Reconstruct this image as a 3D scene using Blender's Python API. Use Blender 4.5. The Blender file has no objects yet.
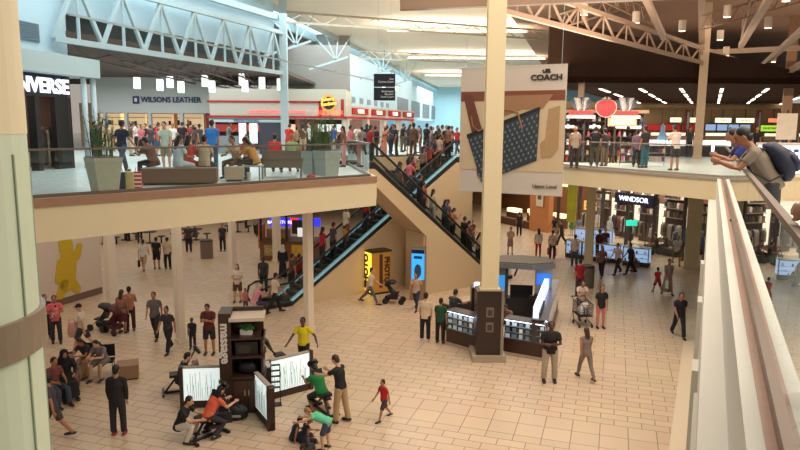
import bpy, bmesh, math, random
from mathutils import Vector, Matrix
random.seed(7)
SC = bpy.context.scene
COL = SC.collection
R = math.radians
# ------------------------------------------------------------------ camera
F = 657.0
CAMZ = 7.6
Zc = Vector((33, 4400, 657)).normalized()            # world up, seen from the camera
fw = Vector((0, 0, -1)); Yc = (fw - Zc * fw.dot(Zc)).normalized(); Xc = Yc.cross(Zc)
M3 = Matrix((Xc, Yc, Zc))                             # camera axes -> world axes
cam_d = bpy.data.cameras.new('camera'); cam = bpy.data.objects.new('camera', cam_d); COL.objects.link(cam)
cam_d.sensor_width = 36; cam_d.lens = F / 800 * 36; cam_d.clip_start = .05; cam_d.clip_end = 500
cam.matrix_world = Matrix.Translation((0, 0, CAMZ)) @ M3.to_4x4()
SC.camera = cam
def ray(px, py): return M3 @ Vector((px - 400, 225 - py, -F))
def at(px, py, z=0.0):
    "point of the horizontal plane z seen at a pixel"
    d = ray(px, py); t = (z - CAMZ) / d.z
    return Vector((d.x * t, d.y * t, z))
def dp(px, py, Y):
    "point seen at a pixel at distance Y"
    d = ray(px, py); t = Y / d.y
    return Vector((d.x * t, Y, CAMZ + d.z * t))
# ------------------------------------------------------------------ world, lights, exposure
w = bpy.data.worlds.new('world'); SC.world = w; w.use_nodes = True
w.node_tree.nodes['Background'].inputs[0].default_value = (1.0, .90, .80, 1)
w.node_tree.nodes['Background'].inputs[1].default_value = .36
SC.view_settings.view_transform = 'Standard'; SC.view_settings.look = 'None'
SC.view_settings.gamma = 1; SC.view_settings.exposure = 0.15; SC.view_settings.use_curve_mapping = False
def area(x, y, z, sx, sy, power, col, rot=(0, 0, 0)):
    l = bpy.data.lights.new('area_light', 'AREA'); l.shape = 'RECTANGLE'; l.size = sx; l.size_y = sy
    l.energy = power; l.color = col
    o = bpy.data.objects.new('area_light', l); o.location = (x, y, z); o.rotation_euler = rot; COL.objects.link(o)
WARM = (1, .87, .73); COOL = (.76, .94, 1.0); NEUT = (1, .90, .80)
area(7, 18, 13.6, 14, 22, 2600, WARM)                 # added area lights standing in for ceiling lamps over the atrium
area(14, 45, 13.0, 14, 24, 1500, WARM)
area(-13, 30, 13.8, 12, 22, 2600, COOL)               # skylights over the food court
area(-4, 48, 13.8, 9, 26, 2600, COOL)
area(2, 75, 13.8, 14, 34, 2500, COOL)
area(8, 106, 13.5, 16, 18, 3500, COOL)  # added fill that brightens the far end wall
area(-12, 24, 4.8, 14, 12, 330, NEUT)                # added area lights, unseen, that brighten the floor under the food court slab
area(-14, 42, 4.8, 24, 18, 750, NEUT)
area(11, 44, 4.8, 14, 12, 600, WARM)
area(24, 30, 9.6, 14, 22, 700, WARM)
area(9.3, 29.3, 8.9, 5, 1.5, 260, WARM)  # added fill in front of the candy stand
area(17.5, 43.5, 3.8, 12, 3, 650, NEUT, (0, 0, R(-54)))  # added fill that brightens the dress store interior
area(-15, 37, 10.2, 14, 12, 900, (.86, .96, 1))
area(-13.5, 32, 9.9, 4, 8, 160, (.9, .96, 1))
area(11, 54, 3.9, 6, 4, 200, WARM)
area(8, 5, 12, 8, 10, 700, WARM)  # added fill over the deck behind the near railing
area(28, 50, 9.6, 24, 18, 650, WARM)
# ------------------------------------------------------------------ materials
def lin(c):
    c = c / 255.0
    return c / 12.92 if c <= .04045 else ((c + .055) / 1.055) ** 2.4
def rgb(r, g, b): return (lin(r), lin(g), lin(b), 1)
_M = {}
def mat(r, g, b, rough=.6, metal=0.0, emit=0.0, noise=.12, scale=9.0, spec=.5):
    k = (r, g, b, rough, metal, emit, noise, scale, spec)
    if k in _M: return _M[k]
    m = bpy.data.materials.new('paint_%d_%d_%d' % (r, g, b)); m.use_nodes = True
    N = m.node_tree.nodes; L = m.node_tree.links; B = N['Principled BSDF']
    c = rgb(r, g, b)
    B.inputs['Roughness'].default_value = rough; B.inputs['Metallic'].default_value = metal
    B.inputs['Specular IOR Level'].default_value = spec
    if emit:
        B.inputs['Emission Color'].default_value = c; B.inputs['Emission Strength'].default_value = emit
    if noise:
        t = N.new('ShaderNodeTexCoord'); n = N.new('ShaderNodeTexNoise'); n.inputs['Scale'].default_value = scale
        n.inputs['Detail'].default_value = 3
        mx = N.new('ShaderNodeMix'); mx.data_type = 'RGBA'
        mx.inputs[6].default_value = tuple(x * (1 - noise) for x in c[:3]) + (1,)
        mx.inputs[7].default_value = tuple(min(1, x * (1 + noise)) for x in c[:3]) + (1,)
        L.new(t.outputs['Object'], n.inputs['Vector']); L.new(n.outputs['Fac'], mx.inputs[0]); L.new(mx.outputs[2], B.inputs['Base Color'])
    else: B.inputs['Base Color'].default_value = c
    _M[k] = m
    return m
def emis(r, g, b, s=1.0): return mat(r, g, b, .5, 0, s, 0)
def glassmat(tint=(.9, .97, .95), ior=1.5, name='clear_glass', gain=1.0):
    m = bpy.data.materials.new(name); m.use_nodes = True
    N = m.node_tree.nodes; L = m.node_tree.links; N.clear()
    o = N.new('ShaderNodeOutputMaterial'); t = N.new('ShaderNodeBsdfTransparent'); g = N.new('ShaderNodeBsdfGlossy')
    f = N.new('ShaderNodeFresnel'); f.inputs[0].default_value = ior; mx = N.new('ShaderNodeMixShader')
    t.inputs[0].default_value = (*tint, 1); g.inputs['Roughness'].default_value = .01
    g.inputs[0].default_value = (.95, .97, .97, 1)
    ge = N.new('ShaderNodeNewGeometry'); inv = N.new('ShaderNodeMath'); inv.operation = 'SUBTRACT'; inv.inputs[0].default_value = gain
    bk_ = N.new('ShaderNodeMath'); bk_.operation = 'MULTIPLY'; bk_.inputs[1].default_value = gain
    mu = N.new('ShaderNodeMath'); mu.operation = 'MULTIPLY'; mu.use_clamp = True; L.new(ge.outputs['Backfacing'], bk_.inputs[0]); L.new(bk_.outputs[0], inv.inputs[1]); L.new(inv.outputs[0], mu.inputs[0]); L.new(f.outputs[0], mu.inputs[1])
    L.new(mu.outputs[0], mx.inputs[0]); L.new(t.outputs[0], mx.inputs[1]); L.new(g.outputs[0], mx.inputs[2]); L.new(mx.outputs[0], o.inputs[0])
    return m
GLASS = glassmat((.95, .985, .975))
GLASS_NEAR = glassmat((.95, .98, .97), 2.1, 'near_glass', 1.5)
def tilemat(name, base, mortar, ang, small=(.68, .34), big=.68, band=True, rough=.35, varia=.05):
    m = bpy.data.materials.new(name); m.use_nodes = True
    N = m.node_tree.nodes; L = m.node_tree.links; B = N['Principled BSDF']
    tc = N.new('ShaderNodeTexCoord'); mp = N.new('ShaderNodeMapping'); mp.inputs['Rotation'].default_value = (0, 0, ang)
    L.new(tc.outputs['Object'], mp.inputs[0])
    def brick(wd, ht, off):
        b = N.new('ShaderNodeTexBrick'); b.offset = off; b.squash = 1
        b.inputs['Scale'].default_value = 1; b.inputs['Brick Width'].default_value = wd; b.inputs['Row Height'].default_value = ht
        b.inputs['Mortar Size'].default_value = .012; b.inputs['Mortar Smooth'].default_value = .3
        b.inputs['Color1'].default_value = tuple(x * (1 - varia) for x in base[:3]) + (1,)
        b.inputs['Color2'].default_value = tuple(min(1, x * (1 + varia)) for x in base[:3]) + (1,)
        b.inputs['Mortar'].default_value = mortar
        L.new(mp.outputs[0], b.inputs[0]); return b
    a = brick(small[0], small[1], .5)
    out = a.outputs[0]
    if band:
        c = brick(big, big, 0.0)
        sx = N.new('ShaderNodeSeparateXYZ'); L.new(mp.outputs[0], sx.inputs[0])
        md = N.new('ShaderNodeMath'); md.operation = 'PINGPONG'; md.inputs[1].default_value = big * 4
        L.new(sx.outputs[1], md.inputs[0])
        lt = N.new('ShaderNodeMath'); lt.operation = 'LESS_THAN'; lt.inputs[1].default_value = big
        L.new(md.outputs[0], lt.inputs[0])
        mx = N.new('ShaderNodeMix'); mx.data_type = 'RGBA'
        L.new(lt.outputs[0], mx.inputs[0]); L.new(a.outputs[0], mx.inputs[6]); L.new(c.outputs[0], mx.inputs[7]); out = mx.outputs[2]
    n = N.new('ShaderNodeTexNoise'); n.inputs['Scale'].default_value = .6; n.inputs['Detail'].default_value = 4
    L.new(tc.outputs['Object'], n.inputs[0])
    m2 = N.new('ShaderNodeMix'); m2.data_type = 'RGBA'; m2.blend_type = 'MULTIPLY'; m2.inputs[0].default_value = .25
    L.new(out, m2.inputs[6]); L.new(n.outputs[1], m2.inputs[7]); L.new(m2.outputs[2], B.inputs['Base Color'])
    m2.inputs[0].default_value = .12
    B.inputs['Roughness'].default_value = rough
    return m
# ------------------------------------------------------------------ mesh helpers
class MB:
    def __init__(s): s.v = []; s.f = []
    def add(s, vs, fs):
        n = len(s.v); s.v += [tuple(v) for v in vs]; s.f += [tuple(i + n for i in f) for f in fs]; return s
    def box(s, x0, x1, y0, y1, z0, z1):
        vs = [(x, y, z) for z in (z0, z1) for x, y in ((x0, y0), (x1, y0), (x1, y1), (x0, y1))]
        return s.add(vs, [(3, 2, 1, 0), (4, 5, 6, 7), (0, 1, 5, 4), (1, 2, 6, 5), (2, 3, 7, 6), (3, 0, 4, 7)])
    def cbox(s, c, sz): return s.box(c[0] - sz[0] / 2, c[0] + sz[0] / 2, c[1] - sz[1] / 2, c[1] + sz[1] / 2, c[2] - sz[2] / 2, c[2] + sz[2] / 2)
    def bar(s, p, q, wd, ht=None, up=(0, 0, 1)):
        p = Vector(p); q = Vector(q); d = (q - p).normalized(); ht = ht or wd
        up = Vector(up)
        if abs(d.dot(up)) > .95: up = Vector((0, 1, 0)) if abs(d.y) < .9 else Vector((1, 0, 0))
        a = d.cross(up).normalized(); b = a.cross(d)
        vs = []
        for e in (p, q):
            for i, j in ((-1, -1), (1, -1), (1, 1), (-1, 1)): vs.append(e + a * (i * wd / 2) + b * (j * ht / 2))
        return s.add(vs, [(3, 2, 1, 0), (4, 5, 6, 7), (0, 1, 5, 4), (1, 2, 6, 5), (2, 3, 7, 6), (3, 0, 4, 7)])
    def loft(s, rings, caps=True):
        "rings: (centre, rx, ry, ax, ay)"
        n = 12; vs = []; fs = []
        for c, rx, ry, ax, ay in rings:
            for k in range(n):
                t = 2 * math.pi * k / n; vs.append(Vector(c) + ax * (rx * math.cos(t)) + ay * (ry * math.sin(t)))
        for i in range(len(rings) - 1):
            for k in range(n):
                a = i * n + k; b = i * n + (k + 1) % n; fs.append((a, b, b + n, a + n))
        if caps: fs.append(tuple(range(n))[::-1]); fs.append(tuple(range((len(rings) - 1) * n, len(rings) * n)))
        return s.add(vs, fs)
    def tube(s, pts, radii, flat=1.0, side=(1, 0, 0), n=10, rnd=True):
        "tapered tube through points; flat = depth/width ratio; side = width direction"
        pts = [Vector(p) for p in pts]
        if not hasattr(radii, '__len__'): radii = [radii] * len(pts)
        rings = []
        for i, p in enumerate(pts):
            d = (pts[min(i + 1, len(pts) - 1)] - pts[max(i - 1, 0)]).normalized()
            sd = Vector(side)
            if abs(d.dot(sd)) > .93: sd = Vector((0, 1, 0)) if abs(d.y) < .9 else Vector((0, 0, 1))
            ax = (sd - d * sd.dot(d)).normalized(); ay = d.cross(ax)
            fl = flat[i] if hasattr(flat, '__len__') else flat
            r = radii[i]
            if i == 0 and rnd: rings.append((p - d * r * .7 * fl, r * .45, r * .45 * fl, ax, ay))
            rings.append((p, r, r * fl, ax, ay))
            if i == len(pts) - 1 and rnd: rings.append((p + d * r * .7 * fl, r * .45, r * .45 * fl, ax, ay))
        return s.loft(rings)
    def cyl(s, c, r0, r1, h, n=20):
        vs = []
        for z, r in ((0, r0), (h, r1)):
            for k in range(n): t = 2 * math.pi * k / n; vs.append((c[0] + r * math.cos(t), c[1] + r * math.sin(t), c[2] + z))
        fs = [tuple(range(n))[::-1], tuple(range(n, 2 * n))] + [(k, (k + 1) % n, (k + 1) % n + n, k + n) for k in range(n)]
        return s.add(vs, fs)
    def ell(s, c, r, nu=14, nv=9):
        c = Vector(c); vs = [c + Vector((0, 0, -r[2]))]
        for j in range(1, nv):
            ph = -math.pi / 2 + math.pi * j / nv
            for k in range(nu): t = 2 * math.pi * k / nu; vs.append(c + Vector((r[0] * math.cos(ph) * math.cos(t), r[1] * math.cos(ph) * math.sin(t), r[2] * math.sin(ph))))
        vs.append(c + Vector((0, 0, r[2]))); fs = []
        for k in range(nu): fs.append((0, 1 + (k + 1) % nu, 1 + k))
        for j in range(nv - 2):
            for k in range(nu):
                a = 1 + j * nu + k; b = 1 + j * nu + (k + 1) % nu; fs.append((a, b, b + nu, a + nu))
        e = len(vs) - 1; o = 1 + (nv - 2) * nu
        for k in range(nu): fs.append((o + k, o + (k + 1) % nu, e))
        return s.add(vs, fs)
    def prism(s, poly, z0, z1):
        "vertical prism over a plan polygon (convex or not)"
        n = len(poly); vs = [(p[0], p[1], z0) for p in poly] + [(p[0], p[1], z1) for p in poly]
        fs = [tuple(range(n))[::-1], tuple(range(n, 2 * n))] + [(k, (k + 1) % n, (k + 1) % n + n, k + n) for k in range(n)]
        return s.add(vs, fs)
    def wall(s, p, q, z0, z1, th=.2, side=1):
        "upright slab from p to q (plan), thickness to the left (side=1) of p->q"
        p = Vector((p[0], p[1])); q = Vector((q[0], q[1])); d = (q - p).normalized(); n = Vector((-d.y, d.x)) * th * side
        return s.prism([p, q, q + n, p + n] if side > 0 else [p + n, q + n, q, p], z0, z1)
    def quadslab(s, a, b, c, d, th):
        "slab with face abcd, thickness th along its normal"
        a, b, c, d = map(Vector, (a, b, c, d)); n = (b - a).cross(d - a).normalized() * th
        return s.add([a, b, c, d, a + n, b + n, c + n, d + n], [(3, 2, 1, 0), (4, 5, 6, 7), (0, 1, 5, 4), (1, 2, 6, 5), (2, 3, 7, 6), (3, 0, 4, 7)])
    def mesh(s, name, m=None, smooth=False):
        me = bpy.data.meshes.new(name); me.from_pydata(s.v, [], s.f)
        bm = bmesh.new(); bm.from_mesh(me); bmesh.ops.recalc_face_normals(bm, faces=bm.faces)
        big = [f for f in bm.faces if len(f.verts) > 4]
        if big: bmesh.ops.triangulate(bm, faces=big)
        bm.to_mesh(me); bm.free()
        if m: me.materials.append(m)
        if smooth:
            for p in me.polygons: p.use_smooth = True
        return me
    def build(s, name, m, parent=None, loc=None, rotz=0.0, smooth=False):
        o = bpy.data.objects.new(name, s.mesh(name, m, smooth)); COL.objects.link(o)
        if loc is not None: o.location = loc
        o.rotation_euler = (0, 0, rotz)
        if parent: o.parent = parent
        return o
def tag(o, label=None, cat=None, group=None, kind=None):
    if label: o['label'] = label
    if cat: o['category'] = cat
    if group: o['group'] = group
    if kind: o['kind'] = kind
    return o
def thing(name, label, cat, loc=(0, 0, 0), rotz=0.0, group=None):
    o = bpy.data.objects.new(name, None); COL.objects.link(o); o.location = loc; o.rotation_euler = (0, 0, rotz)
    o.empty_display_size = .1
    return tag(o, label, cat, group)
def struct(name, mb, m, parent=None):
    o = mb.build(name, m, parent)
    if not parent: o['kind'] = 'structure'
    return o
def kids(o): return [c for c in bpy.data.objects if c.parent == o]
def dup(o, loc, rotz=0.0, label=None, scale=None):
    def cp(s, par):
        c = s.copy(); COL.objects.link(c)
        if par: c.parent = par
        for k in tree.get(s.name, []): cp(k, c)
        return c
    tree = {}
    for k in COL.objects:
        if k.parent: tree.setdefault(k.parent.name, []).append(k)
    c = cp(o, None); c.location = loc; c.rotation_euler = (0, 0, rotz)
    if label: c['label'] = label
    if scale: c.scale = scale
    return c
def text(body, m, size, parent=None, loc=(0, 0, 0), rot=(R(90), 0, 0), name='lettering', depth=.02, align='CENTER', bold=0.0, sx=1.0):
    cu = bpy.data.curves.new('lettering', 'FONT'); cu.body = body; cu.size = size; cu.extrude = depth; cu.align_x = align; cu.align_y = 'CENTER'
    cu.offset = bold; cu.resolution_u = 3
    t = bpy.data.objects.new('lettering', cu); me = bpy.data.meshes.new_from_object(t); bpy.data.objects.remove(t)
    me.materials.clear(); me.materials.append(m)
    o = bpy.data.objects.new(name, me); COL.objects.link(o); o.location = loc; o.rotation_euler = rot; o.scale = (sx, 1, 1)
    if parent: o.parent = parent
    return o
def yaw_of(p, q): return math.atan2(q[1] - p[1], q[0] - p[0])
# ------------------------------------------------------------------ plan
U = Vector((.77, .64)).normalized(); NN = Vector((-U.y, U.x))
RR = Vector((.424, .905)).normalized(); RN = Vector((RR.y, -RR.x))
C2 = lambda v: Vector((v[0], v[1]))
PC = C2(at(375, 177, 6)); PL = C2(at(35, 200, 6)); dL = (PC - PL).normalized()
P0 = PL - dL * 14
PE = C2(at(337, 158, 6)); PT = C2(at(470, 156, 6)); PB = C2(at(563, 166.5, 6)); PR = C2(at(716, 178.5, 6))
PR = PR
rail_lat = .445
EDGE = .40
q = RN * EDGE                                        # the slab edge next to the camera
# bring the bridge corner onto the near edge's line
t_ = (PR - q).dot(RR); PRr = q + RR * t_
PNEAR = q - RR * 4
# ------------------------------------------------------------------ big structure
M_floor = tilemat('beige_floor_tiles', rgb(212, 187, 158), rgb(138, 116, 96), R(18))
M_floor2 = tilemat('pale_food_court_tiles', rgb(205, 212, 208), rgb(150, 158, 158), R(-40), small=(.6, .6), band=False, rough=.3)
M_cream = mat(214, 196, 158, .7, noise=.03, scale=1.5)
M_fascia = mat(214, 200, 166, .7, noise=.03, scale=1.5)
M_white = mat(216, 212, 200, .6, noise=.03, scale=2)
M_band = mat(150, 116, 92, .45, noise=.12, scale=4)
M_steelblue = mat(168, 182, 184, .5, noise=.04)
M_tansteel = mat(150, 122, 100, .5, noise=.06)
M_dark = mat(38, 32, 30, .6)
M_black = mat(20, 20, 22, .45)
M_rail = mat(120, 108, 96, .3, .6)
M_coolwall = mat(196, 212, 216, .7, noise=.03, scale=1)
struct('floor', MB().box(-60, 60, -10, 130, -.3, 0), M_floor)
# strip of floor at the foot of the right wall
s0 = RN * -.40; s1 = RN * .0
struct('baseboard_right', MB().prism([s0 - RR * 2, s0 + RR * 30, s1 + RR * 30, s1 - RR * 2], 0, .006), mat(222, 204, 176, .4, noise=.04))
deckpoly = [P0, PL, PC, PE, PT, PB, PRr, PNEAR, Vector((45, -6)), Vector((60, 130)), Vector((-60, 130)), Vector((-60, P0.y))]
def inset(p): return p
struct('floor.001', MB().prism(deckpoly, 5.35, 6.0), M_floor2)
# fascias: cream faces with a brown band on top, set along the slab edge
def fascia(name, pts, z0, z1, m, out=.06, th=.1):
    for a, b in zip(pts[:-1], pts[1:]):
        d = (b - a).normalized(); n = Vector((d.y, -d.x))
        mb = MB(); mb.prism([a + n * out, b + n * out, b + n * (out - th), a + n * (out - th)], z0, z1)
        struct(name, mb, m)
fascia('trim_food_court', [P0, PL, PC], 5.08, 5.84, M_fascia)
fascia('trim_food_court', [P0, PL, PC], 5.84, 6.03, M_band, .10, .16)
fascia('trim_opening', [PC, PE, PT], 5.3, 6.02, M_cream)
fascia('trim_bridge', [PT, PB, PRr], 5.27, 5.93, M_cream)
fascia('trim_bridge', [PT, PB, PRr], 5.93, 6.02, mat(150, 140, 128, .4), .1, .16)
# slab edge next to the camera: white upstand, rosy tile kerb
e = lambda lat, s: RN * lat + RR * s
L1 = (PRr - RN * EDGE).dot(RR)
struct('trim_near', MB().prism([e(.27, -4), e(.27, L1), e(.36, L1), e(.36, -4)], 5.1, 6.0), M_white)
struct('trim_near', MB().prism([e(.36, -4), e(.36, L1), e(.43, L1), e(.43, -4)], 5.9, 6.005), mat(176, 136, 112, .5))
# ground floor wall under the camera side, with pilasters
struct('wall_right', MB().prism([e(.06, -4), e(.06, 24), e(.35, 24), e(.35, -4)], 0, 5.3), M_white)
for s in (5.4, 9.3, 13.2, 17.1):
    struct('trim_pilaster', MB().prism([e(-.02, s), e(-.02, s + .5), e(.1, s + .5), e(.1, s)], 0, 4.4), M_white)
struct('trim_ledge', MB().prism([e(.10, 7.4), e(.10, 22), e(.30, 22), e(.30, 7.4)], 4.95, 5.08), M_white)
struct('trim_ledge', MB().prism([e(.02, 4.2), e(.02, 6.9), e(.27, 6.9), e(.27, 4.2)], 3.6, 5.0), mat(196, 190, 172, .6, noise=.03))
# ------------------------------------------------------------------ ceilings
M_ceil = mat(214, 196, 176, .8, noise=.03, scale=.4)
ZC = 14.5
c1 = at(512, 12, ZC); c2 = at(547, 70, ZC); l1 = at(297, 15, ZC); l2 = at(460, 99, ZC)
dl = (C2(l2) - C2(l1)).normalized(); dr = (C2(c2) - C2(c1)).normalized()
A = C2(l1) - dl * 22; Bq = C2(l1) + dl * 105; D = C2(c2) + dr * 45; E_ = C2(c1) - dr * 22
cm = MB().prism([A, Bq, D, E_], ZC, ZC + .3)
struct('ceiling', cm, M_ceil)
# clerestory strip along the left edge of the ceiling
nl = Vector((-dl.y, dl.x))
o_ = MB()
for k in range(24):
    a = A + dl * (k * 5.2 + .3); b = a + dl * 4.6
    o_.prism([a + nl * .15, b + nl * .15, b + nl * 1.5, a + nl * 1.5], ZC + .05, ZC + .12)
struct('window_1', o_, emis(190, 240, 255, 2.2))
struct('trim_eave', MB().prism([A, Bq, Bq + nl * .14, A + nl * .14], ZC - .35, ZC + .1), M_steelblue)
struct('trim_eave', MB().prism([A + nl * 1.5, Bq + nl * 1.5, Bq + nl * 1.8, A + nl * 1.8], ZC - .5, ZC + .2), M_steelblue)
# sloping roof over the food court, left of the clerestory
g1 = A + nl * 1.8; g2 = Bq + nl * 1.8
mb = MB(); mb.quadslab((g1.x, g1.y, ZC), (g2.x, g2.y, ZC), (g2.x - 30, g2.y + 4, ZC + 1.2), (g1.x - 30, g1.y + 4, ZC + 1.2), .2)
struct('ceiling', mb, mat(150, 160, 162, .8, noise=.05))
# right hand roof, tan, with the dark low roof behind it
Zr = 14.2
mb = MB(); mb.prism([E_ + dr * -6, Vector((45, 0)), Vector((75, 95)), D], Zr, Zr + .25)
M_tanroof = mat(128, 98, 78, .85, noise=.14, scale=.35)
struct('ceiling', mb, M_tanroof)
# low store ceiling, dark brown, with strips of lamps
ZL = 10.05
a0 = at(556, 84, ZL); 
lowp = [C2(at(548, 82, ZL)), C2(at(830, 84, ZL)), C2(at(830, 84, ZL)) + RR * 60, C2(at(548, 82, ZL)) + RR * 34]
struct('ceiling', MB().prism(lowp, ZL, ZL + .3), mat(62, 38, 26, .8, noise=.25, scale=.5, spec=.05))
b0, b1 = lowp[0], lowp[1]
mb = MB(); mb.quadslab((b0.x, b0.y, ZL), (b1.x, b1.y, ZL), (b1.x, b1.y, dp(835, 78, b1.y).z), (b0.x, b0.y, dp(545, 18, b0.y).z), -.3)
struct('wall_upper_unlit', mb, mat(46, 32, 25, .9, noise=.2, scale=.7, spec=.05))  # dark sheet in place of the unlit rear ceiling, shade put into its colour
area(22, 38, 11.6, 16, 14, 420, (1, .78, .58), (R(180), 0, 0))  # added upward fill so the tan roof is not too dark
# ------------------------------------------------------------------ distant walls
struct('wall_back', MB().wall((-60, 74), (8, 74), 0, 5.3, .3), mat(150, 120, 96, .8, noise=.1, scale=.5))
# ------------------------------------------------------------------ upper level walls, left
def v3(p, z): return (p[0], p[1], z)
W0 = Vector((-12.6, 22)); cw = lambda t: W0 + dl * t          # the corner store's front line
tW = 2.62
M_blue = mat(178, 198, 206, .8, noise=.04, scale=.6)
struct('wall_tower', MB().prism([cw(-8), cw(tW), cw(tW) + nl * 6, cw(-8) + nl * 6], 9.9, 15.5), M_blue)
o_out = -nl * .6
struct('trim_store_fascia', MB().prism([cw(-8) + o_out, cw(3.6) + o_out, cw(3.6) + nl * 2, cw(-8) + nl * 2], 9.33, 10.0), mat(176, 190, 190, .7, noise=.03))
mb = MB()
mb.prism([cw(-8), cw(0.2), cw(.2) + nl * .2, cw(-8) + nl * .2], 6, 8.5)
struct('wall_corner_store', mb, mat(90, 74, 66, .7))
struct('wall_corner_store', MB().wall(cw(-4) + nl * 6, cw(5) + nl * 6, 6, 9.9, .2), mat(130, 92, 70, .8, noise=.5, scale=2))
struct('wall_corner_store', MB().prism([cw(2.45), cw(2.62), cw(2.62) + nl * 6, cw(2.45) + nl * 6], 6, 9.9), mat(110, 84, 70, .8, noise=.4, scale=2))
struct('wall_corner_store', MB().prism([cw(-4), cw(2.6), cw(2.6) + nl * 6, cw(-4) + nl * 6], 8.95, 9.05), mat(120, 100, 90))
area(cw(0).x - 2.6, cw(0).y + .4, 8.8, 3, 4, 60, WARM)
struct('trim_store_front', MB().prism([cw(1.75), cw(2.62), cw(2.62) + nl * .2, cw(1.75) + nl * .2], 6, 8.56), M_black)
sg = thing('store_sign', 'black fascia sign with white lettering over the corner shoe store entrance', 'sign', v3(cw(-1.2), 8.55), yaw_of(W0, cw(1)))
MB().box(-2, 3.75, .0, .25, 0, .76).build('panel', mat(16, 20, 34, .4), sg)
text('CONVERSE', emis(225, 232, 255, 1.6), .7, sg, (3.72, -.03, .36), name='lettering', align='RIGHT', bold=.02, sx=1.06)
for i, t in enumerate((-1.6, .75)):
    struct('trim_door_post', MB().prism([cw(t), cw(t + .22), cw(t + .22) + nl * .3, cw(t) + nl * .3], 6, 8.56), M_black)
for t in (2.9, 3.45):
    p = cw(t) + o_out * .6
    c = thing('store_column', ['white round column left of the pair at the corner shoe store', 'white round column right of the pair at the corner shoe store'][t > 3], 'column', v3(p, 6))
    MB().cyl((0, 0, 0), .1, .1, 3.35).build('shaft', M_coolwall, c, smooth=True); MB().cyl((0, 0, 0), .15, .13, .12).build('base', M_coolwall, c)
vt = thing('wall_vent', 'grey louvred vent on the pale blue tower wall', 'vent', v3(cw(-.6) - nl * .02, 10.35), yaw_of(W0, cw(1)))
MB().box(0, 1.75, -.03, .03, 0, .62).build('grille', mat(120, 140, 152, .6), vt)
mb = MB(); [mb.box(.03, 1.72, -.06, -.02, .04 + .075 * k, .075 + .075 * k) for k in range(8)]; mb.build('slats', mat(100, 120, 134, .6), vt)
# security gate in the store doorway
gt = thing('security_gate', 'white shoplifting gate in the doorway of the corner shoe store', 'gate', v3(at(46, 168, 6), 6), yaw_of(W0, cw(1)))
mb = MB(); mb.box(-.3, -.22, -.06, .06, 0, 1.5); mb.box(.22, .3, -.06, .06, 0, 1.5); mb.box(-.3, .3, -.06, .06, 1.42, 1.52); mb.box(-.3, .3, -.06, .06, 0, .08)
mb.build('frame', mat(225, 220, 205, .5), gt); MB().box(-.16, .16, -.02, .02, .12, 1.3).build('inner_panel', mat(170, 160, 150, .4), gt)
ss = thing('shoe_shelf', 'shelf of shoes inside the corner shoe store under a red lit sign', 'shelf', v3(cw(-1.3) + nl * 2.2, 6), yaw_of(W0, cw(1))); MB().box(0, 3.2, .1, .3, 0, 2.4).build('back_panel', mat(150, 110, 84, .7), ss)
for z in (.4, .9, 1.4, 1.9): MB().box(0, 3.2, -.2, .1, z, z + .03).build('shelf', mat(190, 170, 150), ss)
for z in (.43, .93, 1.43, 1.93):
    for j in range(9): MB().cbox((.2 + .34 * j, -.05, z + .07), (.2, .2, .14)).build('shoe', mat(*random.choice([(60, 70, 80), (200, 195, 190), (40, 36, 36), (130, 60, 50)])), ss)
MB().box(.9, 1.9, -.1, .0, 2.45, 2.7).build('red_sign', emis(230, 40, 36, 2), ss)
# far frontal walls
YW = 45.0; YJ = 43.0
X = lambda px, Y, py=120: dp(px, py, Y).x
Zz = lambda px, py, Y: dp(px, py, Y).z
M_ww = mat(196, 196, 190, .7, noise=.03)
struct('wall_leather_store', MB().box(X(93, YW), X(210, YW), YW, YW + .3, Zz(150, 113, YW), 10.8), M_ww)
struct('wall_leather_store', MB().box(X(80, YW + 5), X(215, YW + 5), YW + 5, YW + 5.3, 6, 9.2), mat(206, 176, 136, .7, noise=.2, scale=2))
for px in (103, 124, 148, 180, 206):
    struct('trim_shopfront_pier', MB().box(X(px, YW), X(px + 3, YW), YW, YW + .3, 6, Zz(px, 113, YW)), M_ww if px < 200 else mat(120, 30, 34))
sg = thing('store_sign', 'dark blue leather store sign lettering on the pale wall', 'sign', (X(135, YW), YW - .05, Zz(160, 100, YW)))
MB().box(-.05, .37, -.05, 0, -.26, .24).build('logo', mat(18, 44, 84, .5), sg)
MB().box(.07, .25, -.07, -.05, -.13, .12).build('logo_inset', mat(220, 225, 230, .5), sg)
text('WILSONS LEATHER', mat(24, 50, 90, .5, noise=0), .5, sg, (.5, -.03, 0), align='LEFT', bold=.012, sx=.93)
# burger restaurant
MJ = mat(196, 190, 174, .7, noise=.03); MRED = mat(176, 24, 36, .5, noise=.05); NEON = emis(255, 70, 60, 2.2)
zj = lambda py: Zz(300, py, YJ)
struct('wall_restaurant', MB().box(X(210, YJ), X(346, YJ), YJ, YJ + 5, zj(119), zj(89)), MJ)
struct('wall_restaurant_rear', MB().box(X(208, YJ + 4), X(350, YJ + 4), YJ + 4.2, YJ + 4.5, 6, 9), mat(96, 44, 36, .6, noise=.4, scale=1.5))
struct('trim_red_band', MB().box(X(208, YJ), X(321, YJ), YJ - .08, YJ, zj(103), zj(101)), MRED)
struct('trim_red_band', MB().box(X(319, YJ), X(322, YJ), YJ - .08, YJ, zj(117), zj(101)), MRED)
struct('trim_red_band', MB().box(X(341, YJ), X(344, YJ), YJ - .08, YJ, zj(116), zj(99)), MRED)
struct('trim_red_band', MB().box(X(208, YJ), X(346, YJ), YJ - .12, YJ, zj(118), zj(116)), MRED)
for px in (209, 285, 343):
    struct('trim_restaurant_pier', MB().box(X(px, YJ), X(px + 3, YJ), YJ, YJ + .3, 6, zj(118)), MJ)
sg = thing('restaurant_sign', 'round yellow and black restaurant logo sign on the wall', 'sign', (X(329, YJ), YJ - .12, zj(103)))
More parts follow.
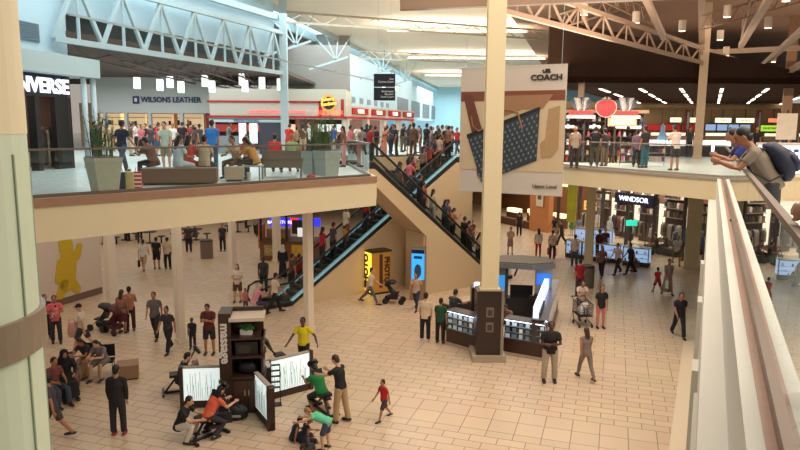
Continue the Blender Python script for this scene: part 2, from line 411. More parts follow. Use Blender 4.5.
mb = MB(); mb.cyl((0, 0, 0), .55, .55, .12, 24); o = mb.build('disc', emis(214, 160, 80, .25), sg); o.rotation_euler = (R(90), 0, 0); o.scale = (.9, 1, 1)
mb = MB(); mb.cyl((0, 0, .11), .4, .4, .03, 24); o = mb.build('inner_disc', mat(40, 36, 34), sg); o.rotation_euler = (R(90), 0, 0)
text('Johnny\nRockets', emis(255, 190, 80, 1.0), .3, sg, (0, -.16, .1), (R(90), R(-8), 0), bold=.012)
sg = thing('restaurant_lettering', 'red neon words between the two red bands of the restaurant', 'sign', (X(249, YJ), YJ - .06, zj(112)))
text('HAMBURGERS   *   SHAKES   *   FRIES', emis(240, 96, 96, 1.3), .27, sg, (0, 0, 0), align='LEFT', bold=.0, sx=1.15)
sg = thing('restaurant_lettering', 'red neon word right under the round restaurant logo', 'sign', (X(330, YJ), YJ - .06, zj(112.5)))
text('ALL DINER', emis(255, 120, 80, 2), .36, sg, (0, 0, 0), bold=.006)
# the restaurant's wing that runs away to the right
J0 = Vector((X(346, YJ), YJ)); J1 = C2(dp(414, 120, 58)); dj = (J1 - J0).normalized()
struct('wall_restaurant_side', MB().wall(J0, J1, 8.15, 8.95, .4), MJ)
struct('trim_red_band', MB().wall(J0 - Vector((0, .1)), J1 - Vector((0, .1)), 8.12, 8.25, .1), MRED)
struct('wall_restaurant_side_rear', MB().wall(J0 + Vector((-3, 0)), J1 + Vector((-3, 6)), 6, 8.2, .3), mat(120, 70, 54, .6, noise=.35, scale=1.2))
for k in range(5):
    p = J0 + dj * (k * 3.8 + .2); struct('trim_restaurant_pier', MB().wall(p, p + dj * .45, 6, 8.2, .4), MJ)
for k in range(4):
    p = J0 + dj * (k * 3.8 + 1.1)
    sg = thing('menu_sign', 'red lit panel sign, ' + ['first', 'second', 'third', 'fourth'][k] + ' from the round logo on the receding restaurant side', 'sign', v3(p - Vector((0, .12)), 8.4), yaw_of(J0, J1))
    MB().box(0, 3, -.05, .05, 0, .42).build('panel', MRED, sg); text('WINGS', emis(255, 190, 170, 2), .36, sg, (1.5, -.07, .2), bold=.01)
# tall walls over them
struct('wall_grey', MB().box(X(284, 52), X(350, 52), 52, 52.3, 9.8, 14.6), mat(146, 136, 128, .8, noise=.04, scale=.5))
e0 = C2(at(349, 41, ZC)); e1 = e0 + dl * 95
struct('wall_left_long', MB().wall(e0 + nl * .6, e1 + nl * .6, 8.6, 14.45, .3), M_coolwall)
struct('wall_end', MB().box(-20, 60, 118, 118.3, 6, 14.6), mat(176, 210, 220, .8, noise=.04))
for k in range(4):       # dark shop windows high on the long wall
    p = e0 + dl * (26 + k * 11) - nl * -.55
    struct('window_2', MB().wall(p, p + dl * 8, 9.0, 11.2, .04), mat(110, 106, 104, .4, noise=.4, scale=.8))
for k in range(6):
    p = e0 + dl * (3 + k * 3.2) + nl * .55
    struct('window_3', MB().wall(p, p + dl * 1.4, 9.7, 10.2, .06), mat(130, 146, 150, .5))
# low dark roof behind the big truss, wall over it
T0 = C2(dp(77, 41, 24.5)); T1 = C2(dp(284, 76, 38)); dt = (T1 - T0).normalized(); nt = Vector((-dt.y, dt.x))
struct('ceiling', MB().prism([T0 - dt * 3 + nt * .4, T1 + nt * .4, Vector((T1.x, 53)), Vector((T0.x - 18, 53))], 10.75, 10.95), mat(84, 66, 56, .8, noise=.25, scale=.6))
struct('wall_upper_left', MB().wall(T0 + nt * .6, T1 + nt * .6, 11.6, 14.6, .2), M_blue)
for k in range(5):       # joists under the low roof
    a = T0.lerp(T1, .1 + k * .2) + nt * 2; b = Vector((a.x - 1, 52))
    j = thing('roof_joist', 'brown steel joist under the low roof, ' + ['first', 'second', 'third', 'fourth', 'fifth'][k] + ' from the left tower', 'beam', (a.x, a.y, 10.35))
    q = b - a
    MB().bar((0, 0, 0), (q.x, q.y, 0), .08).build('bottom_chord', mat(110, 94, 84, .6), j)
    mb = MB(); n = 12
    for i in range(n): mb.bar((q.x * i / n, q.y * i / n, 0 if i % 2 else .4), (q.x * (i + 1) / n, q.y * (i + 1) / n, .4 if i % 2 else 0), .04)
    mb.build('web', mat(110, 94, 84, .6), j)
# clerestory window patch under the low roof
struct('window_4', MB().box(X(183, 50, 66), X(262, 50, 66), 49.6, 49.7, Zz(220, 76, 50), 12.2), emis(150, 205, 225, 1.0))
# ------------------------------------------------------------------ trusses
def truss(p, q, zb, zt, n, m, label, name='roof_truss', wc=.16, ww=.09, vert=True, zt2=None, zb2=None, group=None):
    t = thing(name, label, 'truss', (p[0], p[1], zb), 0, group)
    zt2 = zt if zt2 is None else zt2; zb2 = zb if zb2 is None else zb2
    d = Vector((q[0] - p[0], q[1] - p[1]))
    B_ = lambda s: Vector((d.x * s, d.y * s, (zb2 - zb) * s)); T_ = lambda s: Vector((d.x * s, d.y * s, (zt - zb) + (zt2 - zt) * s))
    MB().bar(B_(0), B_(1), wc).build('bottom_chord', m, t); MB().bar(T_(0), T_(1), wc).build('top_chord', m, t)
    for i in range(n):
        a, b, c = i / n, (i + .5) / n, (i + 1) / n
        MB().bar(B_(a), T_(b), ww).build('diagonal', m, t); MB().bar(T_(b), B_(c), ww).build('diagonal', m, t)
        if vert: MB().bar(B_(b), T_(b), ww * .7).build('strut', m, t)
    return t
truss(T0 - dt * 1.0, T1, 10.55, 12.75, 7, M_steelblue, 'big pale blue truss from the left tower to the steel column', wc=.2, ww=.13)
struct('trim_upper_beam', MB().bar(v3(T0 + nt * .3, 13.6), v3(T1 + nt * .3, 13.6), .25, .3), M_steelblue)
rod = thing('ceiling_rod', 'long thin pale rod with small spotlights crossing the big truss', 'rod', dp(69, 14, 21))
pq = dp(400, 86, 44) - dp(69, 14, 21)
MB().bar((0, 0, 0), pq, .07).build('bar', M_steelblue, rod)
for s in (.86, .9, .98):
    o = MB().cyl((0, 0, 0), .09, .12, .2).build('spotlight', emis(255, 250, 235, 2.5), rod, loc=pq * s + Vector((0, 0, -.3)))
# pale steel column
c = thing('steel_column', 'tall pale blue steel column standing on the food court floor', 'column', v3(T1, 6))
MB().box(-.2, .2, -.2, .2, 0, 8.5).build('shaft', M_steelblue, c); MB().box(-.3, .3, -.3, .3, 0, .12).build('base_plate', M_steelblue, c)
# cross trusses under the central ceiling
cross = [(46, 290, 522, 33), (62, 345, 540, 60)]
a = dp(286, 45, 38); b = dp(352, 38, 41)
truss((a.x, a.y), (9.4, 44.5), 13.35, 13.9, 8, mat(170, 158, 140, .5, noise=.03), 'pale cross truss under the cream ceiling nearest the camera', wc=.11, ww=.05, vert=False)
truss((-3.6, 56), (9.5, 60), 13.2, 13.8, 7, mat(176, 168, 152, .5), 'second pale cross truss, farther down the hall ceiling', wc=.1, ww=.05, vert=False)
# short knee trusses on the left wall
for k, (Y, lb) in enumerate(((41, 'nearest'), (50, 'second'), (60, 'third'), (72, 'fourth'))):
    p = C2(l1) + dl * ((Y - l1.y) / dl.y) + nl * (1.6 if Y < 52 else .1)
    t = thing('knee_truss', lb + ' fan shaped bracket truss under the left skylight strip', 'truss', v3(p, 12.2))
    MB().bar((0, 0, -.4), (2.9, .2, .55), .14).build('chord', M_steelblue, t)
    for i in range(4): MB().bar((2.0, .1, .3), (.2 + i * 1.0, .1, 2.2), .08).build('diagonal', M_steelblue, t)
# cove lamp rows that wash the cream ceiling
for k, (Y, x0, x1) in enumerate(((45.5, -1, 8.5), (63, 0.5, 13.5), (84, 3, 16))):
    cl = thing('cove_lamp', ['nearest', 'middle', 'farthest'][k] + ' long warm lamp row shining up at the cream ceiling', 'lamp', ((x0 + x1) / 2, Y, 13.95))
    MB().box(-(x1 - x0) / 2, (x1 - x0) / 2, -.12, .12, 0, .06).build('tray', mat(200, 190, 176), cl)
    MB().box(-(x1 - x0) / 2 + .1, (x1 - x0) / 2 - .1, -.06, .06, .06, .12).build('tube', emis(255, 226, 180, 6), cl)
    area((x0 + x1) / 2, Y, 13.4, x1 - x0, 1.0, 900, (1, .86, .68), (R(180), 0, 0))
area(5, 30, 11.0, 8, 14, 1300, (1, .84, .64), (R(180), 0, 0))  # added upward fill for the near part of the cream ceiling
# right hand roof steel (tan)
tan = M_tansteel
q0 = dp(500, 10, 23.5); q1 = dp(757, 77, 42)
truss((q0.x, q0.y), (q1.x, q1.y), q0.z, q0.z + 1.0, 13, tan, 'long tan truss running from the banner column down to the right', wc=.17, ww=.07, zt2=q1.z + .6, zb2=q1.z)
def beam(pa, pb, wd, ht, label, m=tan):
    t = thing('roof_beam', label, 'beam', pa); MB().bar((0, 0, 0), Vector(pb) - Vector(pa), wd, ht).build('flange_bar', m, t)
    MB().bar((0, 0, -ht * .6), Vector(pb) - Vector(pa) + Vector((0, 0, -ht * .6)), wd * 1.6, .04).build('bottom_flange', m, t)
beam(dp(400, 4, 22), dp(830, -14, 22), .18, .3, 'tan beam crossing the top of the banner column')
beam(dp(666, 54, 40), dp(830, 46, 37), .16, .22, 'tan beam running level to the right edge under the can lamps')
beam(dp(702, -20, 28), dp(702, 52, 38), .18, .3, 'tan beam coming down to the middle of the right roof truss')
beam(dp(641, -14, 24), dp(664, 36, 30), .14, .25, 'short tan beam sloping to the upper right truss')
beam(dp(774, -12, 25), dp(740, 46, 37), .16, .3, 'tan beam slanting down left beside the truss end')
beam(dp(830, 4, 24), dp(757, 70, 40), .14, .25, 'tan beam from the right edge down to the truss tip')
beam(dp(830, 45, 28), dp(784, 74, 38), .14, .25, 'lowest tan beam at the right edge of the roof')
for k, (x0, y0, x1, y1) in enumerate(((560, 28, 640, 4), (592, -4, 652, 24), (752, -4, 741, 40), (700, 30, 800, 2))):
    pa = dp(x0, y0, 30); pb = dp(x1, y1, 33)
    truss((pa.x, pa.y), (pb.x, pb.y), pa.z, pa.z + .6, 7, tan, ['thin tan joist over the left half of the right roof', 'thin tan joist left of the short sloping beam', 'thin tan joist between the two slanting beams', 'thin tan joist beneath the can lamps at top right', 'thin tan joist right of the banner column top', 'thin tan joist just above the store banner'][k], name='roof_joist', wc=.07, ww=.035, vert=False, zt2=pb.z + .6, zb2=pb.z)
for k, (px, py, Y) in enumerate(((636, 23, 31), (682, 31, 33), (727, 17, 30), (768, 28, 32), (786, 1, 27), (720, 40, 36), (584, 15, 30), (726, 56, 38), (773, 62, 40))):
    p = dp(px, py, Y)
    cl = thing('can_lamp', 'white can lamp hanging ' + ['left of the group of roof lamps', 'second from left near the long beam', 'high between the two right beams', 'right of centre under the roof', 'topmost at the upper right corner', 'small above the level tan beam', 'dim beside the banner column', 'just under the level tan beam', 'lowest by the right edge'][k], 'lamp', p)
    MB().cyl((0, 0, 0), .17, .17, .5).build('can', mat(190, 170, 150, .5), cl, smooth=False); MB().cyl((0, 0, -.01), .14, .14, .012).build('bulb', emis(255, 225, 180, 7), cl)
# strips of lamps under the dark store ceiling
rows = [(600, 88, -.0), (640, 88, 0), (681, 88, 0), (722, 88, 0), (768, 88, 0), (812, 92, 0)]
for k, (px, py, _) in enumerate(rows):
    p0 = C2(at(px, py, ZL - .02))
    for i in range(4):
        a = p0 + RR * (i * 6.8)
        cl = thing('strip_lamp', ['first', 'second', 'third', 'fourth'][i] + ' short strip lamp of the ' + ['leftmost', 'second', 'third', 'fourth', 'fifth', 'rightmost'][k] + ' row in the dark store ceiling', 'lamp', (a.x, a.y, ZL - .06), yaw_of((0, 0), RR))
        MB().box(0, 4.2, -.12, .12, 0, .05).build('housing', mat(200, 195, 188), cl); MB().box(.05, 4.15, -.08, .08, -.03, 0).build('diffuser', emis(255, 238, 214, 5), cl)
# ------------------------------------------------------------------ columns
def column(p, z0, z1, wd, m, label, rot=0.0, plinth=None):
    c = thing('column', label, 'column', (p[0], p[1], z0), rot)
    MB().box(-wd / 2, wd / 2, -wd / 2, wd / 2, 0, z1 - z0).build('shaft', m, c)
    MB().box(-wd / 2 - .04, wd / 2 + .04, -wd / 2 - .04, wd / 2 + .04, 0, .15).build('base', plinth or m, c)
    return c
M_col = mat(222, 206, 168, .6, noise=.03)
BC = C2(at(487, 357, 0))
hc = thing('column', 'tall cream H-section column rising in front of the hanging banner', 'column', v3(BC, 2.35))
mb = MB(); mb.box(-.28, .28, -.24, -.16, 0, 9.6); mb.box(-.28, .28, .16, .24, 0, 9.6); mb.box(-.12, .12, -.16, .16, 0, 9.6); mb.build('shaft', M_col, hc)
MB().box(-.34, .34, -.3, .3, 0, .06).build('base_plate', M_col, hc)
wr = thing('column_wrap', 'dark brown poster wrap around the foot of the tall cream column', 'column wrap', v3(BC, 0))
MB().box(-.42, .42, -.42, .42, .22, 2.35).build('panel', mat(46, 32, 28, .3, noise=.15), wr); MB().box(-.55, .55, -.55, .55, 0, .22).build('base', mat(168, 150, 130, .5), wr)
MB().box(.36, .44, -.46, -.38, .22, 2.4).build('corner_trim', mat(150, 146, 142, .3, .8), wr)
for zz in (1.0, 1.5): 
    f = MB().box(-.12, .12, -.435, -.42, zz, zz + .32).build('poster', mat(120, 104, 96, .5, noise=.3, scale=20), wr); MB().box(-.08, .08, -.44, -.434, zz + .05, zz + .25).build('picture', mat(60, 54, 56, .5, noise=.4, scale=25), f)
for px, py, wd, lb in ((113, 311, .33, 'cream column under the food court slab beside the yellow figure wall'), (181, 342, .25, 'slim cream column standing left of the massage stand'), (234, 296, .24, 'slim cream column behind the woman in the white top'), (309, 330, .27, 'cream column beside the man in the yellow shirt'), (277, 262, .34, 'cream column at the corner of the wooden snack kiosk')):
    column(at(px, py, 0), 0, 5.36, wd, mat(228, 214, 194, .6, noise=.03), lb, R(-40))
for px, py, lb in ((588, 268, 'cream column between the display cases and the banner'), (691, 268, 'broad cream column right of the dress store windows')):
    p = at(px, py, 0); column(p, 0, 5.36, .42 if px < 600 else .75, M_col, lb, R(-25))
    p2 = dp(580, 120, 36.5) if px < 600 else dp(700, 120, 36); column(p2, 6, 14.2, .3 if px < 600 else .42, mat(186, 160, 132, .6, noise=.03), 'upper level tan column ' + ('between the banner and the fan shaped signs' if px < 600 else 'behind the lone man in the white shirt'), R(-25))
column(dp(783, 150, 40), 6, 14.2, .5, mat(150, 112, 84, .6), 'brown column at the far right above the counter', R(-25))
# round foreground column
fc = thing('panelled_column', 'broad pale column close by at the left edge of the picture', 'column', (-2.475, 3.28, 0))
NS = 40
def ringpoly(r): return [(r * math.cos(2 * math.pi * k / NS), r * math.sin(2 * math.pi * k / NS)) for k in range(NS)]
MB().prism(ringpoly(.545), 0, 7.55).build('lower_panels', mat(206, 218, 192, .35, noise=.03), fc)
MB().prism(ringpoly(.548), 7.55, 15).build('upper_panels', mat(224, 210, 174, .6, noise=.03), fc)
mb = MB()
for k in range(0, NS, 4):
    t = 2 * math.pi * k / NS; mb.cbox((.546 * math.cos(t), .546 * math.sin(t), 3.75), (.012, .012, 7.4))
mb.build('seam_trim', mat(140, 156, 130, .4), fc)
MB().prism(ringpoly(.575), 6.42, 6.62).build('collar_band', mat(150, 132, 112, .4, .3), fc)
# ------------------------------------------------------------------ glass railings
def railing(pts, label, z0=6.0, h=1.06, railm=M_rail, panel=1.5, group=None, rw=.06, gl=None):
    t = thing('glass_railing', label, 'railing', (pts[0][0], pts[0][1], z0), 0, group); o = Vector(pts[0])
    for a, b in zip(pts[:-1], pts[1:]):
        a = Vector(a) - o; b = Vector(b) - o; L = (b - a).length; d = (b - a) / L; n = max(1, round(L / panel))
        for i in range(n):
            p = a + d * (L * i / n + .01); q_ = a + d * (L * (i + 1) / n - .01)
            MB().wall(p, q_, .03, h, .014).build('glass_panel', gl or GLASS, t)
        MB().bar(v3(a, h), v3(b, h), rw, .045).build('handrail', railm, t); MB().bar(v3(a, .05), v3(b, .05), .06, .1).build('base_channel', railm, t)
    return t
inn = lambda a, b, s=.12: s * Vector((-(b - a).normalized().y, (b - a).normalized().x))
i1 = inn(PL, PC)
railing([P0 + i1, PC + i1 - dL * .12], 'long glass railing along the food court edge over the cream fascia')
railing([PC + i1 - dL * .12, PC.lerp(PE, .52) + Vector((-.12, 0))], 'glass railing turning back toward the escalator head', panel=1.8)
railing([PE + Vector((.2, .15)), PT + Vector((-1.6, .15))], 'glass railing on the far side of the escalator opening')
i2 = inn(PT, PB)
railing([PT.lerp(PB, .25) + i2, PB + i2, PRr + i2], 'glass railing along the bridge edge below the candy stand', railm=mat(170, 160, 148, .3, .5))
railing([e(.445, L1), e(.445, -1.5)], 'close glass railing with metal handrail receding from the camera', railm=mat(112, 92, 78, .35, .5), panel=2.2, rw=.05, gl=GLASS_NEAR)
# ------------------------------------------------------------------ escalators
def escalator(pb, pt, label, fill, wd=1.15, lamp=None):
    pb = Vector(pb); pt = Vector(pt); d = (pt - pb); Lh = d.length; d /= Lh; H = 6.0
    t = thing('escalator', label, 'escalator', v3(pb, 0), math.atan2(d.y, d.x))     # local x runs from bottom to top
    fl = 1.1; xs = [0, fl, Lh - fl, Lh]; zs = [0.05, .05, H, H]
    clad = mat(206, 182, 146, .7, noise=.03); dark = mat(34, 34, 36, .35)
    n = 30; run = (Lh - 2 * fl) / n; rise = (H - .05) / n
    prof = [(0, -.2), (0, .05), (fl, .05)]
    for i in range(n): prof += [(fl + run * i, .05 + rise * (i + 1)), (fl + run * (i + 1), .05 + rise * (i + 1))]
    prof += [(Lh, H), (Lh, H - .4), (Lh - fl, H - .4), (fl, -.2)]
    m = len(prof); vs = [(x, -wd / 2 + .12, z) for x, z in prof] + [(x, wd / 2 - .12, z) for x, z in prof]
    mb = MB(); mb.add(vs, [tuple(range(m))[::-1], tuple(range(m, 2 * m))] + [(k, (k + 1) % m, (k + 1) % m + m, k + m) for k in range(m)])
    mb.build('steps', mat(70, 68, 66, .45, .5), t)
    for sgn in (-1, 1):
        y = sgn * wd / 2
        def strip(lo, hi, th, mm, nm, yy=y, x0=0, x1=Lh):
            P = [(x0, zs[0])] + [(xs[1], zs[1]), (xs[2], zs[2]), (x1, zs[3])]
            a = [(x, yy - th / 2, z + lo) for x, z in P] + [(x, yy - th / 2, z + hi) for x, z in reversed(P)]
            b = [(x, yy + th / 2, z) for x, _, z in a]; k_ = len(a)
            mb = MB(); mb.add(a + b, [tuple(range(k_))[::-1], tuple(range(k_, 2 * k_))] + [(k, (k + 1) % k_, (k + 1) % k_ + k_, k + k_) for k in range(k_)])
            return mb.build(nm, mm, t)
        strip(-.15, .12, .2, dark, 'skirt')
        strip(.1, .88, .02, glassmat((.8, .85, .86), name='smoked_glass'), 'balustrade_glass')
        mb = MB(); pts = [(-.25, y, .1), (-.42, y, .4), (-.3, y, .82), (0, y, .95), (fl, y, .97), (Lh - fl, y, H + .93), (Lh, y, H + .93), (Lh + .3, y, H + .82), (Lh + .4, y, H + .45)]
        mb.tube(pts, .05); mb.build('handrail', M_black, t)
        strip(.12, .17, .23, emis(130, 180, 190, .35) if lamp else M_rail, 'skirt_strip', x0=fl)
        yo = sgn * (wd / 2 + .13)
        if fill >= 1: P = [(fl * .6, 0), (xs[1], 0.0), (xs[2], H - .16), (Lh, H - .16), (Lh, 0)]
        else:
            xk = fl + (Lh - 2 * fl) * fill; zk = H * fill
            P = [(fl * .6, 0), (xs[1], 0.0), (xs[2], H - .16), (Lh, H - .16), (Lh, H - .75), (Lh - fl, H - .85), (xk, max(zk - 1.0, .2)), (xk, 0)]
        a = [(x, yo - .06, z) for x, z in P]; b = [(x, yo + .06, z) for x, z in P]; k_ = len(a)
        mb = MB(); mb.add(a + b, [tuple(range(k_))[::-1], tuple(range(k_, 2 * k_))] + [(k, (k + 1) % k_, (k + 1) % k_ + k_, k + k_) for k in range(k_)])
        mb.build('side_cladding', clad, t)
    # soffit
    if fill < 1:
        xk = fl + (Lh - 2 * fl) * fill; zk = H * fill
        mb = MB(); P = [(xk, zk - .95), (Lh - fl, H - .82), (Lh, H - .72)]
        for (x0, z0), (x1, z1) in zip(P[:-1], P[1:]): mb.quadslab((x0, -wd / 2 - .1, z0), (x1, -wd / 2 - .1, z1), (x1, wd / 2 + .1, z1), (x0, wd / 2 + .1, z0), .06)
        mb.box(xk, xk + .1, -wd / 2 - .1, wd / 2 + .1, 0, zk - .9)
        mb.build('soffit', clad, t)
    return t
AB = C2(at(262, 306, 0)); AT = C2(at(463, 158.3, 6)); BB = C2(at(503, 276, 0)); BT = C2(at(343, 165, 6))
escalator(AB, AT, 'long escalator rising from the left floor up to the right behind', 1, lamp=True)
escalator(BB, BT, 'crossing escalator coming down to the right over a solid cream side', .62)
# ------------------------------------------------------------------ banner
bl = dp(459, 191, 24.9); tr = dp(566, 66.5, 23); br = dp(562, 196, 23)
bn = thing('hanging_banner', 'big handbag advertising banner hanging behind the tall cream column', 'banner', (bl.x, bl.y, 5.32), yaw_of(bl, br))
BWd = (C2(br) - C2(bl)).length; BH = 4.5
bn.location.z = 5.25
MB().box(0, BWd, -.02, .02, 0, BH).build('cloth', mat(196, 184, 172, .7, noise=.02), bn)
fr = -.03
MB().box(.03, BWd - .03, fr - .01, fr, .8, BH - .85).build('printed_picture', mat(198, 176, 144, .6, noise=.12, scale=1.2), bn)
MB().box(.03, BWd - .03, fr - .02, fr - .012, BH - 1.2, BH - .85).build('printed_brown_band', mat(120, 66, 46, .6, noise=.12, scale=2), bn)
def flat(poly, y, mm, nm, par):
    mb = MB(); k_ = len(poly); a = [(x, y, z) for x, z in poly]; b = [(x, y + .008, z) for x, z in poly]
    mb.add(a + b, [tuple(range(k_))[::-1], tuple(range(k_, 2 * k_))] + [(k, (k + 1) % k_, (k + 1) % k_ + k_, k + k_) for k in range(k_)]); return mb.build(nm, mm, par)
s_ = BWd / 333.0   # banner crop pixels
bp = lambda pts: [((x - 35) * s_ * 1.0, BH * (400 - y) / 375.0) for x, y in pts]
flat(bp([(45, 105), (75, 105), (112, 215), (100, 360), (82, 240)]), fr - .03, mat(104, 56, 40, .6), 'printed_strap', bn)
flat(bp([(62, 232), (292, 150), (288, 300), (112, 372)]), fr - .04, mat(46, 54, 64, .6, noise=.25, scale=6), 'printed_bag', bn)
flat(bp([(60, 226), (292, 143), (293, 153), (62, 238)]), fr - .046, mat(22, 24, 30, .6), 'printed_bag_edge', bn)
flat(bp([(318, 150), (352, 140), (352, 265), (330, 290), (300, 292), (296, 250), (312, 235)]), fr - .03, mat(168, 136, 98, .6), 'printed_flap', bn)
flat(bp([(160, 110), (330, 108), (300, 150), (240, 150), (170, 175)]), fr - .028, mat(150, 112, 80, .6), 'printed_darker_leather', bn)  # leather shape printed in a darker brown than the picture ground
dots = MB()
for r_ in range(10):
    for c_ in range(15):
        x = 75 + c_ * 15 + (r_ % 2) * 7; f = (x - 62) / 230.0
        top = 238 - f * 82; bot = 372 - max(0, (x - 112)) / 176.0 * 72; y = top + 10 + r_ * 14.5
        if y > bot - 6 or x > 286 or (x < 112 and y > 238 + (x - 62) * 2.6): continue
        (cx, cz), = bp([(x, y)]); k = 8; w_ = .035
        pts = [(cx + w_ * math.cos(6.283 * i / k), cz + w_ * 1.5 * math.sin(6.283 * i / k)) for i in range(k)]
        a = [(p, fr - .052, z) for p, z in pts]; b = [(p, fr - .044, z) for p, z in pts]
        dots.add(a + b, [tuple(range(k))[::-1], tuple(range(k, 2 * k))] + [(i, (i + 1) % k, (i + 1) % k + k, i + k) for i in range(k)])
dots.build('printed_bag_pattern', mat(110, 120, 124, .6), bn)
mb = MB(); hp = [(150, 200), (160, 165), (190, 150), (225, 160), (240, 205)]
mb.tube([(x, fr - .05, z) for x, z in bp(hp)], .03); mb.tube([(x, fr - .05, z) for x, z in bp([(75, 170), (80, 200), (100, 215), (130, 200), (180, 185)])], .025)
mb.build('printed_handles', mat(150, 110, 70, .6), bn)
text('COACH', mat(40, 34, 32, .6), .27, bn, (BWd * .82, fr - .02, BH - .42), bold=.008, sx=1.15)
text('Upper Level', mat(110, 100, 92, .6), .18, bn, (BWd * .84, fr - .02, .3))
mb = MB(); mb.box(-.14, .14, 0, .02, 0, .05); mb.box(-.05, .12, 0, .02, .05, .14); mb.box(-.16, -.1, 0, .02, .06, .11); mb.build('carriage_emblem', mat(40, 34, 32), bn, loc=(BWd * .82, fr - .03, BH - .26))
for x in (.2, BWd - .2): MB().bar((x, 0, BH), (x, 0, 14.2 - 5.25), .012).build('cable', M_steelblue, bn)
for z in (0, BH): MB().bar((0, 0, z), (BWd, 0, z), .06).build('rail', mat(190, 184, 176), bn)
# ================================================================== GROUND FLOOR THINGS
BRN = mat(58, 38, 30, .4, noise=.15, scale=6); DKB = mat(34, 26, 24, .4); LITW = emis(222, 240, 240, 1.5)
def a2(px, py, z=0): return C2(at(px, py, z))
# ---- massage stand
T_ = a2(246, 408)
ms = thing('massage_stand', 'dark brown massage stand tower with shelves and white lettering', 'stand', v3(T_, 0), R(8))
MB().box(-.62, -.3, -.32, .4, 0, 2.75).build('side_panel', BRN, ms)
text('massage', mat(225, 215, 205, .5, noise=0), .33, ms, (-.46, -.335, 1.95), (R(90), R(90), 0), bold=.01)
MB().box(-.3, .5, .3, .4, 1.0, 2.75).build('back_panel', BRN, ms)
MB().box(-.3, .5, -.32, .4, 0, 1.0).build('cabinet', BRN, ms)
for i in range(2):
    d = MB().box(-.27 + i * .38, .09 + i * .38, -.35, -.32, .12, .92).build('door', mat(70, 44, 36, .35), ms)
    MB().box(-.02 + i * .1 - .0, 0.0 + i * .1, -.37, -.35, .5, .66).build('handle', mat(190, 185, 178, .3, .8), d, loc=(.03, 0, 0))
for k, z in enumerate((1.0, 1.55, 2.05, 2.55)):
    MB().box(-.34, .56, -.42, .36, z, z + .05 + .04 * (k == 3)).build('shelf', mat(206, 190, 172, .4) if k == 3 else BRN, ms)
MB().box(.46, .52, -.3, .36, 1.0, 2.1).build('side_panel', BRN, ms)
mon = thing('microwave_box', 'black box on the middle shelf of the massage stand', 'box', v3(T_ + Vector((.1, -.02)), 1.6), R(8)); MB().box(-.3, .28, -.26, .22, 0, .36).build('case', M_black, mon); MB().box(-.24, .1, -.275, -.26, .05, .3).build('front_panel', mat(50, 42, 40, .2), mon)
pl = thing('potted_plant', 'small green plant in a white pot on the top shelf', 'plant', v3(T_ + Vector((.08, -.05)), 2.1), 0); MB().cbox((0, 0, .07), (.3, .16, .14)).build('pot', mat(230, 226, 220), pl)
mb = MB(); [mb.ell((random.uniform(-.16, .16), random.uniform(-.08, .08), .16 + random.uniform(0, .08)), (.07, .06, .05), 7, 5) for _ in range(16)]; mb.build('foliage', mat(50, 120, 60, .6, noise=.3, scale=20), pl)
def bag(name, label, loc, sz, m, rot=0.0, strap=True, group=None):
    b = thing(name, label, 'bag', loc, rot, group); w_, d_, h_ = sz
    mb = MB(); ax, ay = Vector((1, 0, 0)), Vector((0, 1, 0))
    mb.loft([(Vector((0, 0, z * h_)), w_ / 2 * r, d_ / 2 * r, ax, ay) for z, r in ((0, .8), (.12, 1), (.6, 1.0), (.9, .75), (1, .4))]); mb.build('pouch', m, b, smooth=True)
    if strap: 
        mb = MB(); mb.tube([(-w_ * .3, -d_ * .3, h_ * .8), (-w_ * .2, -d_ * .3, h_ * 1.25), (w_ * .2, -d_ * .3, h_ * 1.25), (w_ * .3, -d_ * .3, h_ * .8)], .014); mb.build('strap', m, b)
    return b
bag('duffel_bag', 'black bag on the lower open shelf of the massage stand', v3(T_ + Vector((.08, -.03)), 1.05), (.6, .4, .34), M_black)
bb = bag('duffel_bag', 'black sports bag lying on the floor in front of the massage cabinet', at(232, 418), (.85, .45, .42), M_black)
MB().box(-.28, .28, -.235, -.2, .12, .17).build('stripe', mat(170, 170, 170), bb)
def wing(p, q, label, h=1.12):
    p, q = C2(p), C2(q); L = (q - p).length
    t = thing('light_partition', label, 'partition', v3(p, 0), yaw_of(p, q))
    MB().box(0, L, -.05, .05, 0, .2).build('plinth', BRN, t); MB().box(L - .1, L, -.09, .09, .0, h + .05).build('end_post', BRN, t); MB().box(0, L, -.06, .06, h, h + .04).build('top_rail', mat(170, 160, 150), t)
    MB().box(.02, L - .1, -.04, .04, .2, h).build('light_panel', emis(214, 228, 226, .8), t)
    random.seed(L); mb = MB()
    for k in range(int(L * 16)):
        x = .06 + (L - .2) * k / (L * 16); hh = random.uniform(.35, .8)
        for s in (-1, 1): mb.bar((x, s * .045, .22), (x + random.uniform(-.06, .06), s * .045, .22 + hh), .009, .006)
    g = mb.build('printed_reeds', mat(96, 112, 104, .6), t); g['kind'] = 'stuff'
wing(a2(225, 406), a2(181, 407.5), 'glowing white partition left of the massage tower')
wing(a2(272, 399), a2(312, 388), 'glowing white partition right of the massage tower')
wing(a2(257, 413), a2(272, 431), 'short glowing white partition pointing toward the camera from the tower')
sl = thing('counter_block', 'low brown cabinet joining the massage partitions under a white top', 'cabinet', v3(a2(262, 400), 0), R(20)); MB().box(-.22, .22, -.2, .2, 0, 1.0).build('body', BRN, sl); MB().box(-.25, .25, -.23, .23, 1.0, 1.04).build('top', mat(200, 196, 188), sl)
rk = thing('brochure_rack', 'narrow black rack standing before the right glowing partition', 'rack', at(276, 405), R(15)); mb = MB(); mb.box(-.13, -.11, -.04, .04, 0, 1.15); mb.box(.11, .13, -.04, .04, 0, 1.15); [mb.box(-.13, .13, -.05, .05, .5 + k * .16, .52 + k * .16) for k in range(5)]; mb.box(-.15, .15, -.12, .12, 0, .03); mb.build('frame', M_black, rk)
